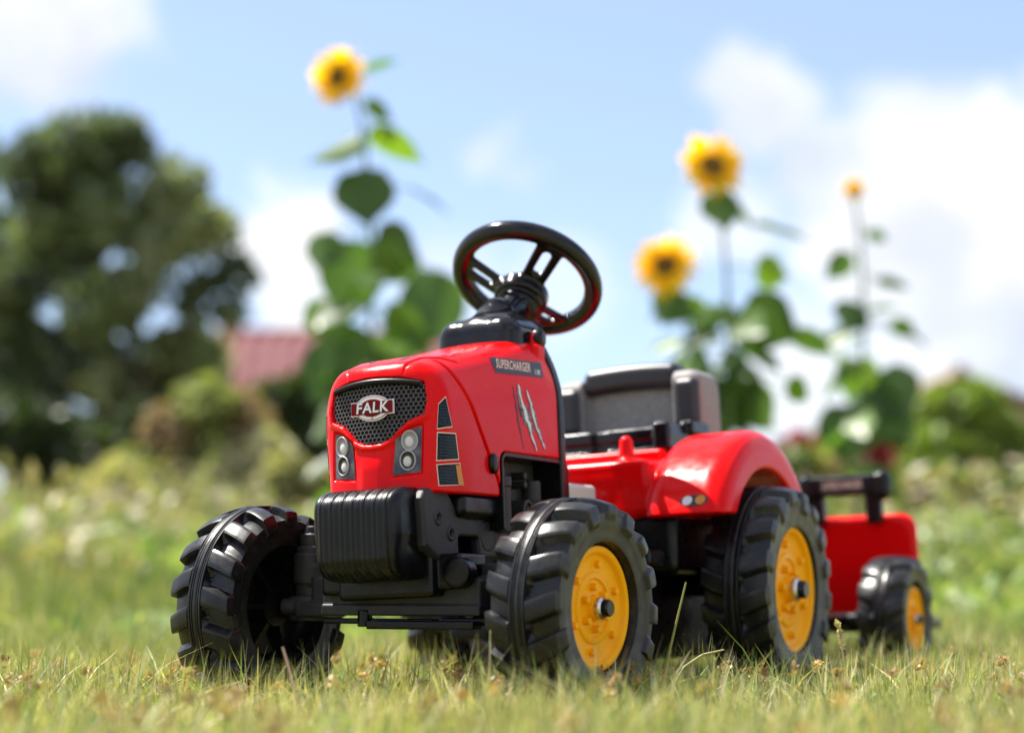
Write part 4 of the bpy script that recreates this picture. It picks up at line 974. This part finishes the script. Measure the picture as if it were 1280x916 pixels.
crown('crown', [(0.409, -0.413, 5.667, 0.783, 0.783, 0.744), (-0.449, 0.176, 5.83, 0.835, 0.835, 0.793), (0.867, 0.348, 4.748, 0.626, 0.626, 0.595), (-0.078, -0.28, 4.533, 0.939, 0.939, 0.892), (-0.921, -0.044, 4.425, 0.835, 0.835, 0.793), (0.701, 0.07, 3.464, 0.626, 0.626, 0.595), (-0.234, -0.18, 3.145, 0.835, 0.835, 0.793), (0.425, -0.119, 2.406, 0.73, 0.73, 0.694), (-0.719, -0.188, 2.196, 0.835, 0.835, 0.793)], 3600, 0.18, [(.135, .17, .09), (.18, .215, .115), (.095, .125, .065), (.065, .085, .048), (.23, .255, .155)], _t, 0.6)
_t = empty('evergreen_shrub', (-2.216, 19, 0), 0, label='dark evergreen shrub in front of the red roofed house', cat='shrub')
limbs(_t, (0, 0, 0), [(-0.232, -0.054, 2.016), (0.099, 0.043, 2.099), (-0.06, -0.083, 1.6), (0.269, -0.049, 1.724)], 0.05)
crown('crown', [(-0.232, -0.054, 2.016, 0.347, 0.347, 0.33), (0.099, 0.043, 2.099, 0.372, 0.372, 0.353), (-0.06, -0.083, 1.6, 0.347, 0.347, 0.33), (0.269, -0.049, 1.724, 0.33, 0.33, 0.314), (-0.306, 0.097, 1.434, 0.297, 0.297, 0.282), (0.233, -0.187, 1.351, 0.33, 0.33, 0.314)], 2600, 0.11, [(.035, .055, .02), (.028, .042, .018), (.05, .07, .025)], _t, 0.5)
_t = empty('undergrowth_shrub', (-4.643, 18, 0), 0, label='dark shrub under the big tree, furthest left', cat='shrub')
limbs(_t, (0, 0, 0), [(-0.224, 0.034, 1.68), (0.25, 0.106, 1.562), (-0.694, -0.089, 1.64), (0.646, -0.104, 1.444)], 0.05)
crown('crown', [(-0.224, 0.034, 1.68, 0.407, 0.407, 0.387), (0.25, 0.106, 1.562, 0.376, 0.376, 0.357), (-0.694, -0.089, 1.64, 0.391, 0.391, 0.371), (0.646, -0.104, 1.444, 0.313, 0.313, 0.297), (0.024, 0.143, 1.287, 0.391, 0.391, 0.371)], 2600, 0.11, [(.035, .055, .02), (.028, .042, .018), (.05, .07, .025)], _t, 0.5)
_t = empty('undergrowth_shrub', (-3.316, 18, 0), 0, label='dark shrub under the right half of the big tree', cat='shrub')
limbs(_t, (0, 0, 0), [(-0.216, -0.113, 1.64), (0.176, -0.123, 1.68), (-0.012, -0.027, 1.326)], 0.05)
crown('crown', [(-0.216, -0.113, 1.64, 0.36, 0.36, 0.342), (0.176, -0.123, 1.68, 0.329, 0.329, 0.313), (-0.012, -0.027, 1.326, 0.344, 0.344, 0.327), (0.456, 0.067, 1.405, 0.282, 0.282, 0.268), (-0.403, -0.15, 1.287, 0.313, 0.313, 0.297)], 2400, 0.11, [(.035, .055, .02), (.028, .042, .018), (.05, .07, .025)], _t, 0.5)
_t = empty('flowering_shrub', (-2.073, 12.5, 0), 0, label='olive and cream seeding shrub left of the hood in front of the red roof', cat='shrub')
limbs(_t, (0, 0, 0), [(-0.244, -0.046, 1.207), (-0.002, -0.045, 1.371), (0.218, 0.087, 1.316), (0.386, -0.016, 1.043)], 0.03)
crown('crown', [(-0.244, -0.046, 1.207, 0.217, 0.217, 0.206), (-0.002, -0.045, 1.371, 0.228, 0.228, 0.217), (0.218, 0.087, 1.316, 0.217, 0.217, 0.206), (0.386, -0.016, 1.043, 0.217, 0.217, 0.206), (-0.102, 0.107, 0.961, 0.25, 0.25, 0.237), (-0.428, -0.078, 0.934, 0.196, 0.196, 0.186), (0.171, -0.047, 0.907, 0.239, 0.239, 0.227)], 2600, 0.075, [(.28, .26, .13), (.22, .24, .09), (.38, .34, .21), (.26, .18, .11), (.18, .22, .07), (.46, .42, .30)], _t, 0.5)
_t = empty('flowering_shrub', (-1.914, 12, 0), 0, label='pale brown seeding shrub beside the dark evergreen', cat='shrub')
limbs(_t, (0, 0, 0), [(0.453, 0.028, 0.902), (0.636, 0.067, 0.824), (0.35, -0.009, 0.772)], 0.03)
crown('crown', [(0.453, 0.028, 0.902, 0.157, 0.157, 0.149), (0.636, 0.067, 0.824, 0.146, 0.146, 0.139), (0.35, -0.009, 0.772, 0.157, 0.157, 0.149), (-0.642, -0.052, 0.85, 0.157, 0.157, 0.149), (-0.797, -0.066, 0.772, 0.146, 0.146, 0.139)], 1200, 0.07, [(.28, .26, .13), (.22, .24, .09), (.38, .34, .21), (.26, .18, .11), (.18, .22, .07), (.46, .42, .30)], _t, 0.5)
_t = empty('rounded_bush', (3.554, 14, 0), 0, label='bright green rounded bush at the right edge in front of the brown roof', cat='bush')
limbs(_t, (0, 0, 0), [(-0.254, 0.009, 1.459), (-0.037, -0.086, 1.532), (0.14, 0.094, 1.336), (0.318, 0.104, 1.183), (-0.382, -0.092, 1.214), (0.526, 0.048, 1.031)], 0.04)
crown('crown', [(-0.254, 0.009, 1.459, 0.256, 0.256, 0.243), (-0.037, -0.086, 1.532, 0.231, 0.231, 0.219), (0.14, 0.094, 1.336, 0.256, 0.256, 0.243), (0.318, 0.104, 1.183, 0.256, 0.256, 0.243), (-0.382, -0.092, 1.214, 0.243, 0.243, 0.231), (-0.08, -0.074, 1.122, 0.28, 0.28, 0.266), (0.219, 0.099, 0.97, 0.268, 0.268, 0.255), (0.526, 0.048, 1.031, 0.28, 0.28, 0.266), (-0.45, 0.08, 0.97, 0.219, 0.219, 0.208)], 4200, 0.085, [(.20, .27, .055), (.25, .32, .07), (.16, .21, .045)], _t, 0.5)
_t = empty('seeding_shrub', (2.718, 11, 0), 0, label='low olive shrub between the trailer and the bright green bush', cat='shrub')
limbs(_t, (0, 0, 0), [(-0.207, -0.027, 0.79), (-0.044, -0.072, 0.671), (0.196, -0.043, 0.695), (0.386, 0.061, 0.671)], 0.02)
crown('crown', [(-0.207, -0.027, 0.79, 0.143, 0.143, 0.136), (-0.044, -0.072, 0.671, 0.163, 0.163, 0.155), (0.196, -0.043, 0.695, 0.172, 0.172, 0.163), (0.386, 0.061, 0.671, 0.172, 0.172, 0.163), (-0.33, -0.034, 0.671, 0.124, 0.124, 0.118)], 2200, 0.06, [(.16, .18, .06), (.24, .22, .10), (.12, .16, .04), (.30, .25, .13)], _t, 0.5)
_t = empty('seeding_shrub', (1.712, 10.5, 0), 0, label='pale leafy shrub behind the red mudguard', cat='shrub')
limbs(_t, (0, 0, 0), [(-0.067, -0.022, 0.852), (0.092, -0.013, 0.806), (0.021, -0.013, 0.692)], 0.02)
crown('crown', [(-0.067, -0.022, 0.852, 0.119, 0.119, 0.113), (0.092, -0.013, 0.806, 0.128, 0.128, 0.122), (0.021, -0.013, 0.692, 0.137, 0.137, 0.13), (-0.251, -0.015, 0.76, 0.137, 0.137, 0.13), (0.204, 0.06, 0.692, 0.119, 0.119, 0.113)], 1700, 0.06, [(.16, .18, .06), (.24, .22, .10), (.12, .16, .04), (.30, .25, .13)], _t, 0.5)
_t = empty('red_flowering_plant', (2.426, 12, 0), 0, label='plant with dark pink flowers behind the right sunflowers', cat='flowering plant')
limbs(_t, (0, 0, 0), [(-0.029, -0.039, 1.19), (0.043, -0.049, 1.122), (-0.099, 0.044, 1.101)], 0.015)
crown('crown', [(-0.029, -0.039, 1.19, 0.094, 0.094, 0.089), (0.043, -0.049, 1.122, 0.083, 0.083, 0.079), (-0.099, 0.044, 1.101, 0.083, 0.083, 0.079), (0.087, 0.024, 1.217, 0.052, 0.052, 0.049), (-0.002, 0.055, 0.981, 0.094, 0.094, 0.089)], 700, 0.06, [(.34, .02, .06), (.42, .05, .10), (.24, .02, .04), (.10, .13, .04)], _t, 0.5)
_t = empty('red_flowering_plant', (1.878, 12, 0), 0, label='deep red flowering plant just above the red mudguard', cat='flowering plant')
limbs(_t, (0, 0, 0), [(0.005, -0.005, 1.122), (-0.074, 0.039, 1.07), (0.067, 0.032, 1.049)], 0.015)
crown('crown', [(0.005, -0.005, 1.122, 0.063, 0.063, 0.06), (-0.074, 0.039, 1.07, 0.073, 0.073, 0.069), (0.067, 0.032, 1.049, 0.063, 0.063, 0.06), (0.002, -0.024, 0.954, 0.073, 0.073, 0.069)], 500, 0.05, [(.34, .02, .06), (.42, .05, .10), (.24, .02, .04), (.10, .13, .04)], _t, 0.5)
_t = empty('hedge', (-9.5, 29, 0), 0, label='far hedge clump at the left behind the big tree', cat='hedge')
limbs(_t, (0, 0, 0), [(-.8, 0, .7), (0, 0, .9), (.8, 0, .7)], .05)
crown('crown', [(0.64, 0.27, 0.76, 0.6, 0.5, 0.5), (0.05, -0.17, 0.54, 0.6, 0.5, 0.5), (-0.71, -0.35, 0.71, 0.6, 0.5, 0.5), (-0.55, 0.25, 0.33, 0.6, 0.5, 0.5), (1.05, 0.15, 0.95, 0.6, 0.5, 0.5), (1.03, 0.32, 0.7, 0.6, 0.5, 0.5), (-1.27, 0.2, 0.42, 0.6, 0.5, 0.5), (-0.52, 0.13, 0.67, 0.6, 0.5, 0.5), (-0.22, 0.35, 0.73, 0.6, 0.5, 0.5)], 1500, .14, [(.07, .10, .03), (.10, .12, .045), (.05, .075, .025)], _t)
_t = empty('hedge', (-3.2, 31, 0), 0, label='far hedge clump beside the red roofed house', cat='hedge')
limbs(_t, (0, 0, 0), [(-.8, 0, .7), (0, 0, .9), (.8, 0, .7)], .05)
crown('crown', [(-0.41, -0.2, 0.9, 0.6, 0.5, 0.5), (-0.06, 0.23, 0.55, 0.6, 0.5, 0.5), (-0.79, 0.03, 0.87, 0.6, 0.5, 0.5), (-0.85, 0.23, 0.95, 0.6, 0.5, 0.5), (0.8, 0.26, 0.31, 0.6, 0.5, 0.5), (0.33, 0.29, 0.33, 0.6, 0.5, 0.5), (-0.59, -0.19, 0.67, 0.6, 0.5, 0.5), (-0.2, -0.02, 0.84, 0.6, 0.5, 0.5), (-1.3, -0.36, 0.39, 0.6, 0.5, 0.5)], 1500, .14, [(.07, .10, .03), (.10, .12, .045), (.05, .075, .025)], _t)
_t = empty('hedge', (-0.5, 30, 0), 0, label='low far hedge clump behind the hood', cat='hedge')
limbs(_t, (0, 0, 0), [(-.8, 0, .7), (0, 0, .9), (.8, 0, .7)], .05)
crown('crown', [(-0.98, -0.35, 0.98, 0.6, 0.5, 0.5), (0.92, -0.33, 0.65, 0.6, 0.5, 0.5), (-0.48, -0.15, 0.55, 0.6, 0.5, 0.5), (0.38, 0.07, 0.55, 0.6, 0.5, 0.5), (-0.8, -0.14, 0.39, 0.6, 0.5, 0.5), (0.14, 0.17, 0.57, 0.6, 0.5, 0.5), (-1.09, -0.26, 0.56, 0.6, 0.5, 0.5), (0.27, 0.23, 0.57, 0.6, 0.5, 0.5), (0.78, 0.1, 0.6, 0.6, 0.5, 0.5)], 1500, .14, [(.07, .10, .03), (.10, .12, .045), (.05, .075, .025)], _t)
_t = empty('hedge', (2.2, 32, 0), 0, label='low far hedge clump behind the seat', cat='hedge')
limbs(_t, (0, 0, 0), [(-.8, 0, .7), (0, 0, .9), (.8, 0, .7)], .05)
crown('crown', [(-0.33, -0.0, 0.79, 0.6, 0.5, 0.5), (-0.21, 0.16, 0.62, 0.6, 0.5, 0.5), (-0.66, 0.03, 0.79, 0.6, 0.5, 0.5), (-1.11, -0.06, 0.6, 0.6, 0.5, 0.5), (0.99, 0.35, 0.56, 0.6, 0.5, 0.5), (1.03, 0.23, 0.48, 0.6, 0.5, 0.5), (-0.09, -0.3, 0.87, 0.6, 0.5, 0.5), (0.42, 0.31, 0.85, 0.6, 0.5, 0.5), (0.44, 0.19, 0.69, 0.6, 0.5, 0.5)], 1500, .14, [(.07, .10, .03), (.10, .12, .045), (.05, .075, .025)], _t)
_t = empty('hedge', (5.2, 33, 0), 0, label='far hedge clump behind the red mudguard', cat='hedge')
limbs(_t, (0, 0, 0), [(-.8, 0, .7), (0, 0, .9), (.8, 0, .7)], .05)
crown('crown', [(-1.03, 0.07, 0.3, 0.6, 0.5, 0.5), (-0.93, 0.22, 0.33, 0.6, 0.5, 0.5), (-1.06, -0.32, 0.92, 0.6, 0.5, 0.5), (-0.83, -0.38, 0.89, 0.6, 0.5, 0.5), (-0.98, 0.28, 0.77, 0.6, 0.5, 0.5), (0.87, 0.36, 0.71, 0.6, 0.5, 0.5), (0.78, -0.37, 0.84, 0.6, 0.5, 0.5), (0.03, 0.17, 0.37, 0.6, 0.5, 0.5), (0.65, 0.35, 0.34, 0.6, 0.5, 0.5)], 1500, .14, [(.07, .10, .03), (.10, .12, .045), (.05, .075, .025)], _t)
_t = empty('hedge', (10.5, 30, 0), 0, label='far hedge clump at the right beyond the brown roof', cat='hedge')
limbs(_t, (0, 0, 0), [(-.8, 0, .7), (0, 0, .9), (.8, 0, .7)], .05)
crown('crown', [(-0.46, 0.05, 0.88, 0.6, 0.5, 0.5), (-0.67, -0.26, 0.47, 0.6, 0.5, 0.5), (0.3, 0.2, 0.58, 0.6, 0.5, 0.5), (-0.34, -0.08, 0.55, 0.6, 0.5, 0.5), (-0.21, -0.33, 0.65, 0.6, 0.5, 0.5), (1.23, -0.07, 0.82, 0.6, 0.5, 0.5), (-0.88, 0.15, 0.83, 0.6, 0.5, 0.5), (0.45, 0.01, 0.64, 0.6, 0.5, 0.5), (0.37, 0.32, 0.4, 0.6, 0.5, 0.5)], 1500, .14, [(.07, .10, .03), (.10, .12, .045), (.05, .075, .025)], _t)

# ------------------------------------------------------------------ houses beyond the garden
ROOFR = mat('red_roof_tile', (.27, .075, .08), .6, .4, noise=(3, (.36, .15, .15), .35, .7), bump=(20, .4, .01))
ROOFB = mat('brown_roof_tile', (.27, .17, .13), .75, .3, noise=(3, (.34, .24, .18), .35, .7), bump=(20, .4, .01))
WALLM = mat('rendered_wall', (.55, .50, .44), .9, .2, noise=(2, (.48, .43, .37), .35, .7), bump=(40, .3, .005))
WALLB = mat('brown_brick_wall', (.30, .19, .15), .9, .2, noise=(3, (.36, .25, .2), .35, .7), bump=(40, .3, .005)); GLASS = mat('window_glass', (.03, .035, .04), .08, .6); FRAME = mat('window_frame', (.7, .7, .68), .5)
def bx(name, c, h, m, parent):
    b = bmesh.new(); bmesh.ops.create_cube(b, size=2)
    for v in b.verts: v.co = Vector((c[0]+v.co.x*h[0], c[1]+v.co.y*h[1], c[2]+v.co.z*h[2]))
    bmesh.ops.bevel(b, geom=b.edges[:], offset=min(h)*.15, segments=1, affect='EDGES')
    me = bpy.data.meshes.new(name); b.to_mesh(me); b.free(); return link(name, me, m, parent)
def house(label, loc, rz, L, D, eave, ridge, roofm, hip, chim):
    root = empty('house', loc, rz, label=label, cat='house'); a = L/2; d = D/2
    V = [(-a, -d, 0), (a, -d, 0), (a, d, 0), (-a, d, 0), (-a, -d, eave), (a, -d, eave), (a, d, eave), (-a, d, eave), (-a+hip, 0, ridge-.12), (a-hip, 0, ridge-.12)]
    b = bmesh.new(); vs = [b.verts.new(v) for v in V]
    for f in ((0, 1, 5, 4), (2, 3, 7, 6), (1, 2, 6, 9, 5), (3, 0, 4, 8, 7)): b.faces.new([vs[k] for k in f])
    me = bpy.data.meshes.new('wall'); b.to_mesh(me); b.free(); wall = link('wall', me, WALLM if hip > .05 else WALLB, root)
    PV, PF = [], []          # roof of stepped, rounded pantiles on both slopes
    nr, nc = 14, int(L/.30)
    ov = .25; sl = math.hypot(d+ov, (ridge-eave)*(d+ov)/d)
    for sg in (-1, 1):
        for i in range(nr):
            for jj in range(nc*4+1):
                x0 = -a-.2+(L+.4)*jj/(nc*4); cv = .045*math.sin(2*math.pi*jj/4)
                for q, lift in ((0, .05), (1, .0)):
                    t = (i+q)/nr; yy = sg*(d+ov)*(1-t); zz = ridge-(ridge-eave)/d*(d+ov)*(1-t)+lift+cv
                    lim = a+.2-hip*t; PV.append((max(-lim, min(lim, x0)), yy, zz+.05))
        o = 0 if sg < 0 else len(PV)//2
        for i in range(nr):
            for jj in range(nc*4):
                k = o+(i*(nc*4+1)+jj)*2; PF.append((k, k+2, k+3, k+1))
                if i: kk = o+((i-1)*(nc*4+1)+jj)*2; PF.append((kk+1, kk+3, k+2, k))
    tag(link('roof', mesh_np('roof', PV, PF), roofm, root), kind='stuff')
    if hip > .05:
        for sg in (-1, 1):
            b = bmesh.new(); b.faces.new([b.verts.new(p) for p in ((sg*(a+.2), -d-ov, eave-.1), (sg*(a+.2), d+ov, eave-.1), (sg*(a-hip), 0, ridge+.04))]); me = bpy.data.meshes.new('roof_hip'); b.to_mesh(me); b.free(); link('roof_hip', me, roofm, root)
    v_, f_ = tube([(-a+hip-.15, 0, ridge+.08), (a-hip+.15, 0, ridge+.08)], .09, 10); link('ridge_tile', mesh_np('ridge_tile', v_, f_, True), roofm, root)
    if chim: bx('chimney', (a*.2, 0, ridge+.2), (.22, .25, .5), ROOFB, root)
    for k in range(max(2, int(L/2.5))):
        wx = -a+L*(k+.5)/max(2, int(L/2.5)); w = bx('window', (wx, -d-.01, eave*.55), (.5, .05, eave*.24), FRAME, root)
        bx('pane', (wx-.23, -d-.07, eave*.55), (.19, .012, eave*.2), GLASS, w); bx('pane', (wx+.23, -d-.07, eave*.55), (.19, .012, eave*.2), GLASS, w)
house('house with a pale red tiled roof behind the dark evergreen shrub', (-3.2, 33.5, 0), R(4), 5.1, 6.0, 2.6, 4.75, ROOFR, .5, False)
house('house with a brown gable and low brown roof behind the bright green bush', (6.15, 29.2, 0), R(90), 8.0, 4.4, 2.12, 3.05, ROOFB, .0, False)
